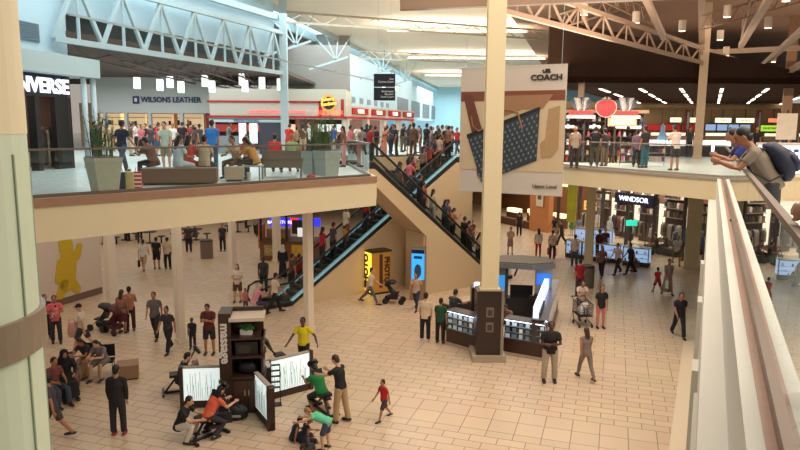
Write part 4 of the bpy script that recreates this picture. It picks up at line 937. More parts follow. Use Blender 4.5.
def block(px, py, w_, d_, h_, rot, m, label, nm='bench'):
    t = thing(nm, label, 'bench', a6(px, py), rot); MB().box(-w_ / 2, w_ / 2, -d_ / 2, d_ / 2, .06, h_).build('seat', m, t); MB().box(-w_ / 2 + .04, w_ / 2 - .04, -d_ / 2 + .04, d_ / 2 - .04, 0, .06).build('base', DKB, t); return t
block(181, 184, 1.95, .7, .45, R(10), mat(112, 84, 66, .6), 'long brown padded bench with people sitting behind the glass')
block(234, 181, .5, .5, .42, R(20), mat(170, 150, 128, .5), 'small pale cube table between the bench and the sofa')
sf = thing('sofa', 'grey brown sofa seen from behind with open metal frame', 'sofa', a6(282, 178), R(6)); SF = mat(104, 92, 80, .7)
MB().box(-.6, .6, -.06, .08, .32, .85).build('backrest', SF, sf); MB().box(-.6, .6, .08, .7, .32, .46).build('seat', SF, sf)
for x in (-.6, .6): MB().box(x - .04, x + .04, -.06, .7, .46, .62).build('armrest', SF, sf)
for x in (-.58, .58):
    for y in (-.03, .65): MB().box(x - .025, x + .025, y - .025, y + .025, 0, .34).build('leg', mat(150, 150, 146, .3, .7), sf)
st = thing('side_table', 'low grey side table left of the sofa', 'table', a6(253, 180)); MB().cbox((0, 0, .42), (.55, .5, .04)).build('tabletop', mat(170, 172, 168), st)
for x in (-.24, .24):
    for y in (-.2, .2): MB().box(x - .02, x + .02, y - .02, y + .02, 0, .4).build('leg', mat(120, 124, 124), st)
for k, (px, c, lb) in enumerate(((121.5, (34, 44, 74), 'navy'), (130, (206, 186, 120), 'cream patterned'), (138, (190, 50, 56), 'red striped'))):
    b = thing('paper_bag', lb + ' shopping bag standing beside the long bench', 'bag', a6(px, 190 - k * .5), R(12)); MB().box(-.1, .1, -.05, .05, 0, .44).build('pouch', mat(*c, .6), b)
    if k == 2: mb = MB(); [mb.box(-.102, .102, -.055, -.05, .06 + j * .1, .1 + j * .1) for j in range(4)]; mb.build('stripes', mat(230, 220, 210), b)
    mb = MB(); mb.tube([(-.05, 0, .44), (-.03, 0, .54), (.03, 0, .54), (.05, 0, .44)], .008); mb.build('handle', mat(*c, .6), b)
cp = thing('red_bag', 'crumpled red bag on the floor before the paired planters', 'bag', a6(311, 178.5)); MB().ell((0, 0, .06), (.14, .1, .07)).build('pouch', mat(170, 40, 34), cp)
cu = thing('paper_cup', 'white paper cup on the floor by the side table', 'cup', a6(249, 179.5)); MB().cyl((0, 0, 0), .05, .07, .2).build('cup_body', mat(230, 230, 225), cu); MB().cyl((0, 0, .2), .073, .07, .02).build('lid', mat(240, 240, 238), cu)
# pendant lamps
for k, (px, py, s) in enumerate(((137, 83, 1), (160, 85, 1), (170, 82, 1), (181, 87, 1), (205, 81, 1), (212, 86.5, 1), (242, 79.5, 1), (245, 86, 1), (262, 83, 1), (280, 84.5, 1))):
    p = dp(px, py, 40); t = thing('pendant_lamp', 'glowing white box pendant, ' + ['first', 'second', 'third', 'fourth', 'fifth', 'sixth', 'seventh', 'eighth', 'ninth', 'tenth'][k] + ' from the left under the low roof', 'lamp', p)
    MB().cbox((0, 0, 0), (.3, .3, .66)).build('lamp_shade', emis(236, 242, 240, 1.8), t); MB().cyl((0, 0, .25), .01, .01, 10.74 - p.z - .25).build('cord', M_black, t)
# directory sign
ds = thing('directory_sign', 'black hanging directory sign with two panels of white text', 'sign', dp(384.5, 101, 30), R(-8))
for k in range(2):
    z = .02 + k * .6; f = MB().box(-.48, .48, -.05, .05, z, z + .57).build('panel', mat(20, 26, 38, .4), ds)
    text(['Restrooms\nElevator\nFood Court', 'Exit\nCinema Court'][k], mat(215, 220, 220, noise=0), .12, f, (.42, -.06, z + .28), align='RIGHT')
MB().bar((-.3, 0, 1.19), (-.3, 0, 6), .02).build('cable', M_steelblue, ds); MB().bar((.3, 0, 1.19), (.3, 0, 6), .02).build('cable', M_steelblue, ds)
# food counter kiosk in front of the restaurant
fk = thing('drink_kiosk', 'pale blue drinks kiosk with a white lit door in the food court', 'kiosk', dp(247, 140, 38) * 1); fk.location.z = 6
MB().box(-1.9, 2.1, 0, 1.6, 1.8, 1.95).build('canopy', mat(176, 200, 206), fk); MB().box(-.45, -.05, 0, .1, .6, 1.75).build('lit_door', emis(226, 244, 250, .8), fk); MB().box(-1.8, -.5, .05, 1.5, .0, 1.0).build('counter', mat(130, 140, 146), fk); MB().box(.7, 2.0, 0, 1.5, 0, 1.78).build('cabinet', mat(60, 60, 70), fk); MB().box(.15, .6, .02, .1, .6, 1.75).build('lit_door', emis(200, 225, 235, .7), fk)
for x in (-1.85, 2.05): MB().box(x - .04, x + .04, 0, .08, 0, 1.8).build('post', mat(190, 200, 204), fk)
text('FRESH DRINKS', mat(60, 80, 120), .22, fk, (0, -.01, 1.88))
for k, (px, Y, c, e_) in enumerate(((228, 46.4, (180, 60, 50), .5), (262, 46.4, (220, 90, 60), .9), (300, 46.4, (240, 210, 170), .9), (330, 46.4, (235, 235, 225), 1.1))):
    p = dp(px, 128, Y); t = thing('menu_board', ['dull red', 'orange', 'cream', 'white'][k] + ' glowing menu board inside the burger restaurant', 'sign', p); MB().box(-1, 1, -.05, .05, -.25, .25).build('panel', emis(*c, e_), t); MB().box(-1.04, 1.04, -.02, .07, -.29, .29).build('frame', M_black, t); MB().bar((0, .02, .29), (0, .02, 8.2 - p.z), .03).build('hanger', M_black, t)
for k, px in enumerate((112, 133, 160, 190)):
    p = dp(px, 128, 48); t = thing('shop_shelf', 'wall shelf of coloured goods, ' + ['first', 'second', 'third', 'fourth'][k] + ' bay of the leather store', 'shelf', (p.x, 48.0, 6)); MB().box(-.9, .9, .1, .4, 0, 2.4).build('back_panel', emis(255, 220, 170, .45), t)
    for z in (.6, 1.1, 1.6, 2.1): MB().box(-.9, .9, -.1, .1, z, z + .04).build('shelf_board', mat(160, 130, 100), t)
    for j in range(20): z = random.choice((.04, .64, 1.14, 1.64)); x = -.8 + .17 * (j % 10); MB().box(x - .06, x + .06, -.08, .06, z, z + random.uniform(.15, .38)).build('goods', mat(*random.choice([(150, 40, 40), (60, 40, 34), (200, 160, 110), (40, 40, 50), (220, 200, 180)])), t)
# ---- candy stand on the bridge side
Yk = 31.0
def xk(px, Y=Yk): return dp(px, 120, Y).x
cs = thing('candy_stand', 'candy stand crowded with shelves of sweets behind the bridge railing', 'stand', (xk(600), Yk, 6), R(-6)); cs.scale = (1.08, 1, 1)
DS = mat(60, 44, 40, .5)
MB().box(-1.9, 1.9, .5, 1.4, 0, 2.3).build('back_cabinet', mat(110, 84, 70, noise=.6, scale=5), cs)
for x in (-1.85, -.65, .65, 1.85): MB().box(x - .04, x + .04, .0, .1, 0, 2.35).build('post', DS, cs)
for z in (.35, .8, 1.2, 1.55, 1.9): MB().box(-1.9, 1.9, 0, .45, z, z + .03).build('shelf', DS, cs)
MB().box(-2.0, 2.0, -.1, 1.5, 2.3, 2.45).build('canopy', mat(140, 112, 84), cs)
random.seed(5)
CN = [(230, 220, 205), (150, 40, 40), (70, 54, 50), (210, 170, 110), (200, 205, 215), (50, 44, 50), (180, 90, 100), (110, 130, 150)]
k = 0
for z in (.05, .38, .83, 1.23, 1.58, 1.93):
    for j in range(17):
        x = -1.75 + j * .22; r_ = random.uniform(.05, .085); MB().cyl((x, .2, z), r_, r_ * .9, random.uniform(.16, .28), 10).build('candy_jar', mat(*random.choice(CN), .3), cs)
for x in (-1.3, -.2, .9, 1.5): MB().box(x - .22, x + .22, -.02, .0, 1.62, 1.72).build('shelf_light', emis(255, 240, 220, 3), cs)
MB().box(.3, 1.5, -.16, -.12, 1.7, 2.1).build('notice_board', mat(160, 140, 110), cs); MB().box(.4, 1.4, -.17, -.16, 1.78, 2.02).build('notice', mat(210, 200, 160, noise=.4, scale=8), cs)
def fan_sign(px, label):
    p = dp(px, 107, Yk - .2); t = thing('fan_sign', label, 'sign', (p.x, p.y, 8.1), R(-6)); G = mat(126, 122, 128, .5)
    for k in range(5):
        a = R(-32 + 16 * k); mb = MB(); mb.quadslab((math.sin(a) * .1 - .1, 0, .2), (math.sin(a) * .1 + .1, 0, .2), (math.sin(a) * .75 + .14, .0, .2 + math.cos(a) * .72), (math.sin(a) * .75 - .14, 0, .2 + math.cos(a) * .72), .04); mb.build('wrapper', mat(206, 198, 190) if k % 2 else mat(70, 70, 90), t)
    MB().box(-.55, .55, -.08, .06, .05, .3).build('red_ribbon', mat(170, 36, 36), t); MB().box(-.65, .65, -.1, .04, .3 - .35, .1).build('red_ribbon', mat(190, 180, 170), t)
fan_sign(581, 'smaller fan shaped sign with red ribbon above the candy stand, left'); fan_sign(626, 'bigger fan shaped sign with red ribbon above the candy stand, right')
p = dp(606, 108, Yk - .2); ap = thing('apple_sign', 'big flat red apple sign above the candy stand', 'sign', (p.x, p.y, p.z), R(-6))
def disc(pts, m, nm, par, y0=-.03, y1=.03):
    mb = MB(); k_ = len(pts); a = [(x, y0, z) for x, z in pts]; b = [(x, y1, z) for x, z in pts]; mb.add(a + b, [tuple(range(k_))[::-1], tuple(range(k_, 2 * k_))] + [(k, (k + 1) % k_, (k + 1) % k_ + k_, k + k_) for k in range(k_)]); return mb.build(nm, m, par)
app = []
for k in range(28):
    t = 2 * math.pi * k / 28; r_ = .42 * (1 - .14 * math.sin(t) ** 8 * (math.sin(t) > 0)) * (1 + .06 * math.cos(2 * t)); app.append((r_ * math.cos(t) * (1.0 + .1 * math.sin(t)), r_ * math.sin(t)))
disc([(x * 1.1, z * 1.1) for x, z in app], mat(200, 180, 160), 'rim', ap, -.02, .03); disc(app, mat(190, 28, 34, .4), 'apple_face', ap, -.05, -.02)
MB().bar((0, -.03, .36), (.04, -.03, .5), .05).build('stem', mat(70, 60, 40), ap); disc([(-.2, .42), (-.05, .52), (.0, .42), (.05, .52), (.22, .42), (0, .37)], mat(190, 190, 170), 'leaf', ap, -.05, -.03); MB().bar((0, 0, -.46), (0, 0, -1.3), .04).build('mount', DS, ap)
# small wire stands before the candy stand
for k, (px, c, lb) in enumerate(((632, (214, 130, 160), 'pink'), (653, (60, 60, 70), 'dark'))):
    t = thing('merchandise_stand', lb + ' display of small goods on wire shelves beside the railing', 'display', a6(px, 166), R(-6)); mb = MB(); [mb.box(-.5, .5, -.2, .2, z, z + .02) for z in (.2, .55, .9)]; [mb.bar((x, .18, 0), (x, .18, 1.3), .025) for x in (-.5, .5)]; mb.build('rack', mat(150, 140, 134, .3, .5), t)
    for j in range(12): x = -.42 + .165 * (j % 6); MB().cbox((x, 0, .3 + .35 * (j // 6)), (.1, .12, random.uniform(.12, .2))).build('toy', mat(*random.choice([c, (210, 180, 170), (120, 60, 70)])), t)
dr = thing('dress_form', 'light blue dress on a stand upon the white counter', 'mannequin', (0, 0, 0)); p = dp(662, 143, 39.5); dr.location = (p.x, p.y, 6.96)
mb = MB(); mb.tube([(0, 0, .0), (0, 0, .35), (0, 0, .6), (0, 0, .8)], [.34, .22, .12, .15], .7); mb.build('dress', mat(140, 178, 214), dr, smooth=True); mb = MB(); mb.tube([(0, 0, .8), (0, 0, .92)], [.06, .05]); mb.build('neck', mat(220, 200, 180), dr)
cc = thing('service_counter', 'white topped dark service counter behind the man in the white shirt', 'counter', (dp(650, 150, 39).x, 39, 6), R(-2))
MB().box(0, 4.6, 0, .8, 0, .62).build('base', mat(54, 44, 44), cc); MB().box(-.05, 4.65, -.05, .85, .62, .95).build('lit_top', emis(240, 240, 238, .9), cc)
# right food counters
YB = 64.0
xb = lambda px: dp(px, 120, YB).x; zb_ = lambda py: dp(720, py, YB).z
struct('wall_food_rear', MB().box(xb(560), 84, YB + 1, YB + 1.3, 6, 9.6), mat(196, 160, 120, .7, noise=.15, scale=1))
struct('trim_food_soffit', MB().box(xb(560), 84, YB - .6, YB + 1, zb_(109), 10.1), mat(176, 150, 112, .7))
struct('trim_food_soffit', MB().box(xb(640), 62, YB - .9, YB - .6, zb_(108), zb_(105)), mat(150, 120, 84, .5))
def sign_panel(x0, x1, y0, y1, m, label, words='', tm=None, sz=.3, Y=YB - .0, nm='menu_board'):
    t = thing(nm, label, 'sign', (xb(x0), Y, zb_(y1)), 0); wd = xb(x1) - xb(x0); h_ = zb_(y0) - zb_(y1)
    MB().box(0, wd, -.06, 0, 0, h_).build('panel', m, t); MB().box(-.03, wd + .03, -.03, .04, -.03, h_ + .03).build('frame', M_black, t); MB().bar((wd / 2, .02, h_), (wd / 2, .02, 9.5 - zb_(y1)), .03).build('hanger', M_black, t)
    if words: text(words, tm or mat(180, 40, 40), sz, t, (wd / 2, -.08, h_ / 2))
    return t
sign_panel(670, 681, 118, 122.5, emis(255, 236, 190, 1.6), 'leftmost cream lit name panel over the food counters', 'PIZZA', None, .22)
sign_panel(688, 696, 118, 122.5, emis(255, 236, 190, 1.6), 'second cream lit name panel, hidden partly by the tan column', 'PASTA', None, .22)
sign_panel(715, 731, 118, 122.5, emis(255, 236, 190, 1.6), 'third cream lit name panel over the food counters', 'SUBS', None, .26)
sign_panel(736, 754, 118, 122.5, emis(255, 236, 190, 1.6), 'fourth cream lit name panel, next to the red post', 'SALADS', None, .26)
sign_panel(644, 680, 125, 131, mat(176, 36, 34, .5, 0, .5, 0), 'long dull red panel behind the blue dress'); sign_panel(682, 703, 125, 131, mat(150, 26, 30, .5, 0, .4, 0), 'short dull red panel left of the blue screens')
for k in range(4): sign_panel(706 + k * 11.5, 716 + k * 11.5, 124.5, 130.5, emis(130, 160, 200, .9), ['first', 'second', 'third', 'fourth'][k] + ' grey blue menu screen above the food counter')
sign_panel(757, 789, 125, 131, emis(150, 200, 60, 1.1), 'long bright green menu panel at the right', 'SANDWICHES', mat(70, 40, 30), .3)
sign_panel(768, 780, 118, 122, emis(240, 120, 90, 1.2), 'small orange lit sign over the green menu panel'); sign_panel(786, 797, 118, 122, emis(60, 150, 80, .9), 'small green lit sign at the right edge')
for px, lb in ((752, 'dark red post right of the blue menu screens'), (682, 'dark post behind the tan upper column')):
    c_ = thing('food_court_post', lb, 'post', (xb(px), YB - 1.2, 6)); MB().box(-.18, .18, -.15, .15, 0, 3.4).build('shaft', mat(120, 36, 34), c_); MB().box(-.1, .1, -.17, -.15, 1.6, 3.2).build('picture_strip', mat(150, 150, 160, noise=.5, scale=5), c_)
random.seed(11)
for k, (x0, x1) in enumerate(((596, 640), (642, 690), (695, 745), (752, 830))):
    t = thing('food_counter', ['farthest left', 'left middle', 'right middle', 'rightmost'][k] + ' food counter with bottles in the back row', 'counter', (xb(x0), YB - 2.4, 6)); wd = xb(x1) - xb(x0)
    MB().box(0, wd, 0, .8, 0, .95).build('base', mat(150, 120, 96, noise=.1), t); MB().box(-.02, wd, -.04, .84, .95, 1.0).build('top', mat(196, 180, 160, .3), t); MB().box(.1, wd - .1, .1, .15, 1.0, 1.25).build('lit_strip', emis(255, 236, 200, 1.0), t)
    for j in range(int(wd / .16)): x = .1 + j * .16; MB().cyl((x, .5, 1.0), .055, .03, random.uniform(.2, .5), 8).build('bottle', mat(*random.choice([(40, 60, 40), (60, 30, 26), (30, 30, 34), (150, 120, 70), (100, 110, 90)]), .3), t)
lc = thing('lit_display_case', 'white lit display case with rows of blue samples at the right edge', 'display case', (dp(768, 150, 19).x, 19, 6), R(-6))
LW = 2.0; MB().box(0, LW, 0, .7, 0, .35).build('base', mat(150, 130, 112), lc); MB().box(0, LW, .04, .7, .35, 1.15).build('lit_panel', emis(235, 238, 255, 1.2), lc); MB().box(-.04, LW + .04, -.03, .74, 1.15, 1.22).build('top', mat(210, 200, 190), lc)
for r_ in range(4):
    for j in range(9): MB().box(.12 + j * .2, .25 + j * .2, .02, .04, .45 + r_ * .17, .54 + r_ * .17).build('sample', mat(70, 90, 150, .4), lc)
nb = thing('notice_stand', 'cream notice sheet on a pole at the right edge', 'sign', (dp(796, 130, 20).x, 20.5, 6)); MB().bar((0, 0, 0), (0, 0, 2.2), .04).build('pole', M_black, nb); MB().box(-.3, .3, -.03, .02, 1.3, 2.1).build('sheet', mat(206, 186, 160), nb)
gb = thing('service_desk', 'broad cream desk block behind the leaning man with the backpack', 'counter', (dp(768, 180, 15).x, 15, 6), R(-10)); MB().box(0, 3, 0, .8, 0, .5).build('body', mat(214, 190, 150), gb); MB().box(-.03, 3.03, -.03, .83, .5, .55).build('top', mat(190, 170, 140), gb)
# ================================================================== PEOPLE
_jobs = []
def remesh(mb, name, vox, smooth=2):
    me = mb.mesh(name); o = bpy.data.objects.new('tmp', me); COL.objects.link(o)
    r = o.modifiers.new('r', 'REMESH'); r.mode = 'VOXEL'; r.voxel_size = vox; r.use_smooth_shade = True
    if smooth:
        s = o.modifiers.new('s', 'SMOOTH'); s.factor = .5; s.iterations = smooth
    dg = bpy.context.evaluated_depsgraph_get(); ev = o.evaluated_get(dg)
    out = bpy.data.meshes.new_from_object(ev); out.name = name; bpy.data.objects.remove(o); bpy.data.meshes.remove(me)
    return out
POSES = {
 # lean, legs(h,k,out)x2 L R, arms (sf,so,ef,ei)x2, head pitch
 'stand':   dict(lean=2, leg=((0, 0, 3), (2, 3, 3)), arm=((4, 8, 12, 5), (2, 8, 15, 8))),
 'walk':    dict(lean=4, leg=((24, 8, 2), (-20, 18, 2)), arm=((-22, 8, 15, 5), (24, 8, 22, 8))),
 'stride':  dict(lean=6, leg=((-26, 22, 2), (28, 6, 2)), arm=((28, 9, 30, 8), (-25, 9, 15, 5))),
 'phone':   dict(lean=5, leg=((0, 0, 4), (3, 6, 4)), arm=((28, 6, 88, 30), (25, 6, 92, 32)), head=28),
 'onephone': dict(lean=3, leg=((2, 2, 3), (-4, 6, 4)), arm=((5, 8, 12, 5), (30, 10, 100, 20)), head=22),
 'crossed': dict(lean=0, leg=((0, 0, 4), (6, 8, 5)), arm=((16, 12, 78, 70), (16, 12, 82, 68))),
 'carry':   dict(lean=-3, leg=((4, 4, 3), (-3, 5, 3)), arm=((30, 14, 90, 50), (22, 12, 88, 55))),
 'reach':   dict(lean=10, leg=((5, 4, 4), (-8, 8, 4)), arm=((62, 8, 20, 8), (50, 8, 30, 12)), head=25),
 'push':    dict(lean=14, leg=((-24, 16, 2), (24, 8, 2)), arm=((45, 6, 35, 3), (45, 6, 35, 3)), head=10),
 'sit':     dict(lean=4, leg=((82, 80, 6), (80, 84, 6)), arm=((22, 10, 60, 25), (20, 10, 65, 25)), head=14),
 'sitlean': dict(lean=26, leg=((84, 88, 9), (78, 74, 9)), arm=((40, 8, 62, 30), (44, 8, 58, 30)), head=24),
 'sithand': dict(lean=16, leg=((80, 76, 7), (84, 86, 7)), arm=((42, 6, 105, 30), (28, 10, 60, 30)), head=16),
 'massage': dict(lean=34, leg=((62, 110, 16), (58, 112, 16)), arm=((42, 10, 55, 15), (38, 10, 60, 15)), head=22),
 'crouch':  dict(lean=22, leg=((105, 128, 12), (98, 122, 14)), arm=((50, 10, 40, 15), (42, 10, 50, 20)), head=10),
 'bend':    dict(lean=72, leg=((18, 22, 7), (10, 14, 8)), arm=((62, 8, 15, 5), (55, 8, 25, 5)), head=10),
 'floorsit': dict(lean=18, leg=((88, 60, 18), (84, 75, 20)), arm=((30, 14, 50, 20), (-20, 20, 10, 0)), head=28, floor=True),
 'raillean': dict(lean=30, leg=((-4, 2, 5), (14, 16, 6)), arm=((40, 6, 70, 34), (36, 6, 74, 36)), head=16),
 'wave':    dict(lean=2, leg=((14, 6, 3), (-14, 14, 3)), arm=((16, 46, 28, -10), (20, 30, 25, -8))),
 'massager': dict(lean=8, leg=((6, 4, 5), (-6, 6, 5)), arm=((58, 6, 26, 10), (40, 8, 62, 14)), head=22),
 'sidearm': dict(lean=14, leg=((0, 4, 4), (8, 8, 4)), arm=((18, 14, 84, 76), (14, 14, 84, 76)), head=5),
}
def fk(name):
    p = POSES[name]; L = R(p['lean']); S = {}
    legs = []; low = 1e9
    for i, (h, k, o) in enumerate(p['leg']):
        s = (-1, 1)[i]; hip = Vector((s * .088, 0, 0)); h_, k_, o_ = R(h), R(k), R(o)
        t = Vector((s * math.sin(o_), math.sin(h_) * math.cos(o_), -math.cos(h_) * math.cos(o_))); kn = hip + t * .43
        sh = h_ - k_; t2 = Vector((s * math.sin(o_) * .3, math.sin(sh), -math.cos(sh))).normalized(); an = kn + t2 * .41
        fp = max(-.2, min(.9, -sh * .6)) if p['leg'][i][0] < 50 else 0
        legs.append((hip, kn, an, sh)); low = min(low, an.z)
    base = -low + .075
    if p.get('floor'): base = .12
    S['base'] = Vector((0, 0, base)); P = S['base']
    S['legs'] = [(a + P, b + P, c + P, sh) for a, b, c, sh in legs]
    t = Vector((0, math.sin(L), math.cos(L))); f = Vector((0, math.cos(L), -math.sin(L)))
    hun = Vector((0, math.sin(L * 1.12), math.cos(L * 1.12)))
    S['waist'] = P + t * .14; S['chest'] = P + t * .34 + f * .0; S['sh'] = P + t * .47; S['neck'] = P + t * .52 + f * .005
    H = L * .55 + R(p.get('head', 4)); ht = Vector((0, math.sin(H), math.cos(H))); hf = Vector((0, math.cos(H), -math.sin(H)))
    S['headc'] = S['neck'] + t * .045 + ht * .115 + hf * .02; S['ht'] = ht; S['hf'] = hf; S['t'] = t; S['f'] = f
    S['arms'] = []
    for i, (sf, so, ef, ei) in enumerate(p['arm']):
        s = (-1, 1)[i]; a0 = S['sh'] + Vector((s * .175, 0, 0)) - t * .02; sf, so, ef, ei = map(R, (sf, so, ef, ei))
        u = Vector((s * math.sin(so), math.sin(sf) * math.cos(so), -math.cos(sf) * math.cos(so))); el = a0 + u * .28
        g = sf + ef; v = Vector((-s * math.sin(ei) + s * math.sin(so) * .4, math.sin(g) * math.cos(ei), -math.cos(g) * math.cos(ei))).normalized(); wr = el + v * .25
        S['arms'].append((a0, el, wr, v, s))
    return S
def headframe(S): return Vector((1, 0, 0)), S['hf'], S['ht']
def orient_ell(mb, c, r, ax, ay, az, nu=14, nv=9):
    tmp = MB(); tmp.ell((0, 0, 0), r, nu, nv); mb.add([c + ax * v[0] + ay * v[1] + az * v[2] for v in tmp.v], tmp.f)
def body_mesh(pose, thin=1.0):
    S = fk(pose); mb = MB(); X_ = (1, 0, 0); P = S['base']; t, f = S['t'], S['f']
    mb.tube([P - t * .04, P + t * .04, S['waist'], P + t * .25, S['chest'], S['sh']], [.14, .155, .13, .14, .158, .13], [.72, .74, .72, .72, .7, .6], X_, 16)
    for s in (-1, 1): mb.tube([S['sh'] + Vector((s * .05, 0, 0)), S['sh'] + Vector((s * .17, 0, 0)) - t * .015], [.065, .055], .9, (0, 1, 0))
    mb.tube([S['sh'] - t * .02, S['neck'] + t * .02, S['headc'] - S['ht'] * .05], [.07, .055, .052], .95, X_)
    ax, ay, az = headframe(S); c = S['headc']
    orient_ell(mb, c + az * .015, (.075, .095, .11), ax, ay, az, 18, 12)
    orient_ell(mb, c - az * .055 + ay * .02, (.054, .068, .06), ax, ay, az)                 # jaw
    mb.tube([c + ay * .085 + az * .02, c + ay * .112 - az * .02], [.01, .017], 1, X_, 8)     # nose
    for s in (-1, 1): orient_ell(mb, c + ax * (s * .077) - ay * .005, (.012, .022, .032), ax, ay, az, 8, 6)
    for (h, k, a, sh) in S['legs']:
        mb.tube([h, h.lerp(k, .5), k, k.lerp(a, .35), a.lerp(k, .15), a], [.092, .075, .056, .055, .04, .038], 1, X_, 12)
        mb.tube([a + Vector((0, -.045, -.035)), a + Vector((0, .04, -.035)), a + Vector((0, .15, -.05))], [.036, .04, .034], .7, X_, 10)
    for (a0, el, wr, v, s) in S['arms']:
        mb.tube([a0, a0.lerp(el, .5), el, el.lerp(wr, .35), wr], [.05, .043, .036, .037, .026], 1, (0, 1, 0) if abs(v.y) < .8 else (0, 0, 1), 10)
        side = v.cross(Vector((s, 0, 0))); 
        if side.length < .2: side = v.cross(Vector((0, 0, 1)))
        side = side.normalized(); palm = wr + v * .045
        nrm = v.cross(side).normalized()
        mb.tube([wr, wr + v * .035, wr + v * .085], [.025, .038, .038], .5, side, 10)
        for j, (o, l) in enumerate(((-.029, .06), (-.01, .075), (.01, .07), (.028, .052))):
            b = wr + v * .085 + side * o; m_ = b + v * (l * .55) + nrm * (-.006 * s); e_ = m_ + v * (l * .4) + nrm * (-.022 * s)
            mb.tube([b, m_, e_], [.0095, .009, .0075], 1, side, 6)
        b = wr + v * .03 - side * .03; mb.tube([b, b + v * .03 - side * .022, b + v * .058 - side * .028], [.013, .011, .009], 1, nrm, 6)
    return remesh(mb, 'body', .0095, 1)
def shirt_mesh(pose, sleeve, length):
    S = fk(pose); mb = MB(); X_ = (1, 0, 0); P = S['base']; t = S['t']
    b0 = P - t * length; w0 = .178
    mb.tube([b0, P + t * .03, S['waist'], P + t * .25, S['chest'], S['sh'] - t * .01, S['sh'] + t * .03], [w0, .18, .158, .165, .182, .15, .09], [.74, .76, .76, .76, .74, .68, .8], X_, 18, rnd=False)
    for (a0, el, wr, v, s) in S['arms']:
        up = (0, 1, 0) if abs(v.y) < .8 else (0, 0, 1)
        mb.tube([S['sh'] + Vector((s * .05, 0, 0)) - t * .01, a0], [.08, .066], .95, (0, 1, 0))
        if sleeve == 'none': continue
        if sleeve == 'short': mb.tube([a0, a0.lerp(el, .65)], [.066, .06], 1, up, rnd=False)
        else: mb.tube([a0, a0.lerp(el, .5), el, wr - v * .01], [.066, .058, .052, .04], 1, up, rnd=False)
    return remesh(mb, 'shirt', .015, 1)
def pants_mesh(pose, kind):
    S = fk(pose); mb = MB(); X_ = (1, 0, 0); P = S['base']; t = S['t']
    mb.tube([P - Vector((0, 0, .03)), P + t * .03, P + t * .12], [.15, .17, .158], .74, X_, 16, rnd=False)
    if kind in ('skirt', 'dress'):
        kn = (S['legs'][0][1] + S['legs'][1][1]) / 2; an = (S['legs'][0][2] + S['legs'][1][2]) / 2
        e_ = kn if kind == 'skirt' else an.lerp(kn, .1); pts = [P + t * .06, P.lerp(kn, .5), kn] + ([e_] if kind == 'dress' else [])
        mb.tube(pts, [.165, .185, .2] + ([.23] if kind == 'dress' else []), .8, X_, 16, rnd=False)
        return remesh(mb, kind, .018, 1)
    for (h, k, a, sh) in S['legs']:
        mb.tube([P.lerp(h, .6), h], [.1, .1], 1, X_)
        if kind == 'shorts': mb.tube([h, h.lerp(k, .5), h.lerp(k, .95)], [.105, .098, .09], 1, X_, 12, rnd=False)
        elif kind == 'leggings': mb.tube([h, h.lerp(k, .5), k, k.lerp(a, .4), k.lerp(a, .93)], [.1, .084, .063, .062, .046], 1, X_, 12, rnd=False)
        else: mb.tube([h, h.lerp(k, .5), k, k.lerp(a, .4), k.lerp(a, .96)], [.105, .092, .078, .074, .07], 1, X_, 12, rnd=False)
    return remesh(mb, kind, .015, 1)
def shoe_mesh(pose, i):
    S = fk(pose); a = S['legs'][i][2]; mb = MB()
    mb.tube([a + Vector((0, -.06, -.03)), a + Vector((0, .03, -.03)), a + Vector((0, .12, -.042)), a + Vector((0, .18, -.05))], [.04, .048, .046, .032], .85, (1, 0, 0), 10)
    return mb.mesh('shoe', None, True)
def hair_mesh(pose, kind):
    S = fk(pose); mb = MB(); ax, ay, az = headframe(S); c = S['headc']
    if kind == 'scarf':
        orient_ell(mb, c + az * .02 - ay * .02, (.1, .108, .125), ax, ay, az, 16, 10); mb.tube([c - az * .04 - ay * .03, S['sh'] + S['t'] * .0], [.1, .16], .8, (1, 0, 0), 14)
    elif kind == 'cap':
        orient_ell(mb, c + az * .045 - ay * .005, (.085, .102, .09), ax, ay, az, 16, 10); mb.tube([c + ay * .08 + az * .05, c + ay * .16 + az * .035], [.065, .05], .18, (1, 0, 0), 12)
    elif kind == 'bald': return None
    else:
        orient_ell(mb, c + az * .038 - ay * .022, (.084, .096, .1), ax, ay, az, 16, 10)
        orient_ell(mb, c - az * .02 - ay * .055, (.074, .055, .07), ax, ay, az, 12, 8)
        if kind == 'long': mb.tube([c + az * .05 - ay * .05, c - ay * .075 - az * .06, c - ay * .1 - az * .2, c - ay * .1 - az * .3], [.075, .085, .08, .05], [.6, .5, .4, .4], (1, 0, 0), 12)
        if kind == 'bun': orient_ell(mb, c + az * .1 - ay * .08, (.045, .045, .045), ax, ay, az, 10, 8)
        if kind == 'curly': orient_ell(mb, c + az * .045 - ay * .03, (.11, .115, .115), ax, ay, az, 14, 10)
    return mb.mesh('hair', None, True)
_C = {}
def cached(k, fn, *a):
    if k not in _C: _C[k] = fn(*a)
    return _C[k]
_slotmat = mat(128, 128, 128)
def put(me, name, m, par=None):
    if not me.materials: me.materials.append(_slotmat)
    o = bpy.data.objects.new(name, me); COL.objects.link(o)
    o.material_slots[0].link = 'OBJECT'; o.material_slots[0].material = m
    if par: o.parent = par
    return o
SK = {'l': mat(206, 158, 128, .55, noise=.05), 'm': mat(168, 116, 84, .55, noise=.05), 'd': mat(88, 56, 42, .5, noise=.05)}
HR = {'k': mat(22, 18, 18, .5), 'b': mat(60, 38, 28, .5), 'g': mat(150, 144, 138, .6), 'y': mat(150, 108, 62, .5), 'w': mat(214, 208, 200, .6)}
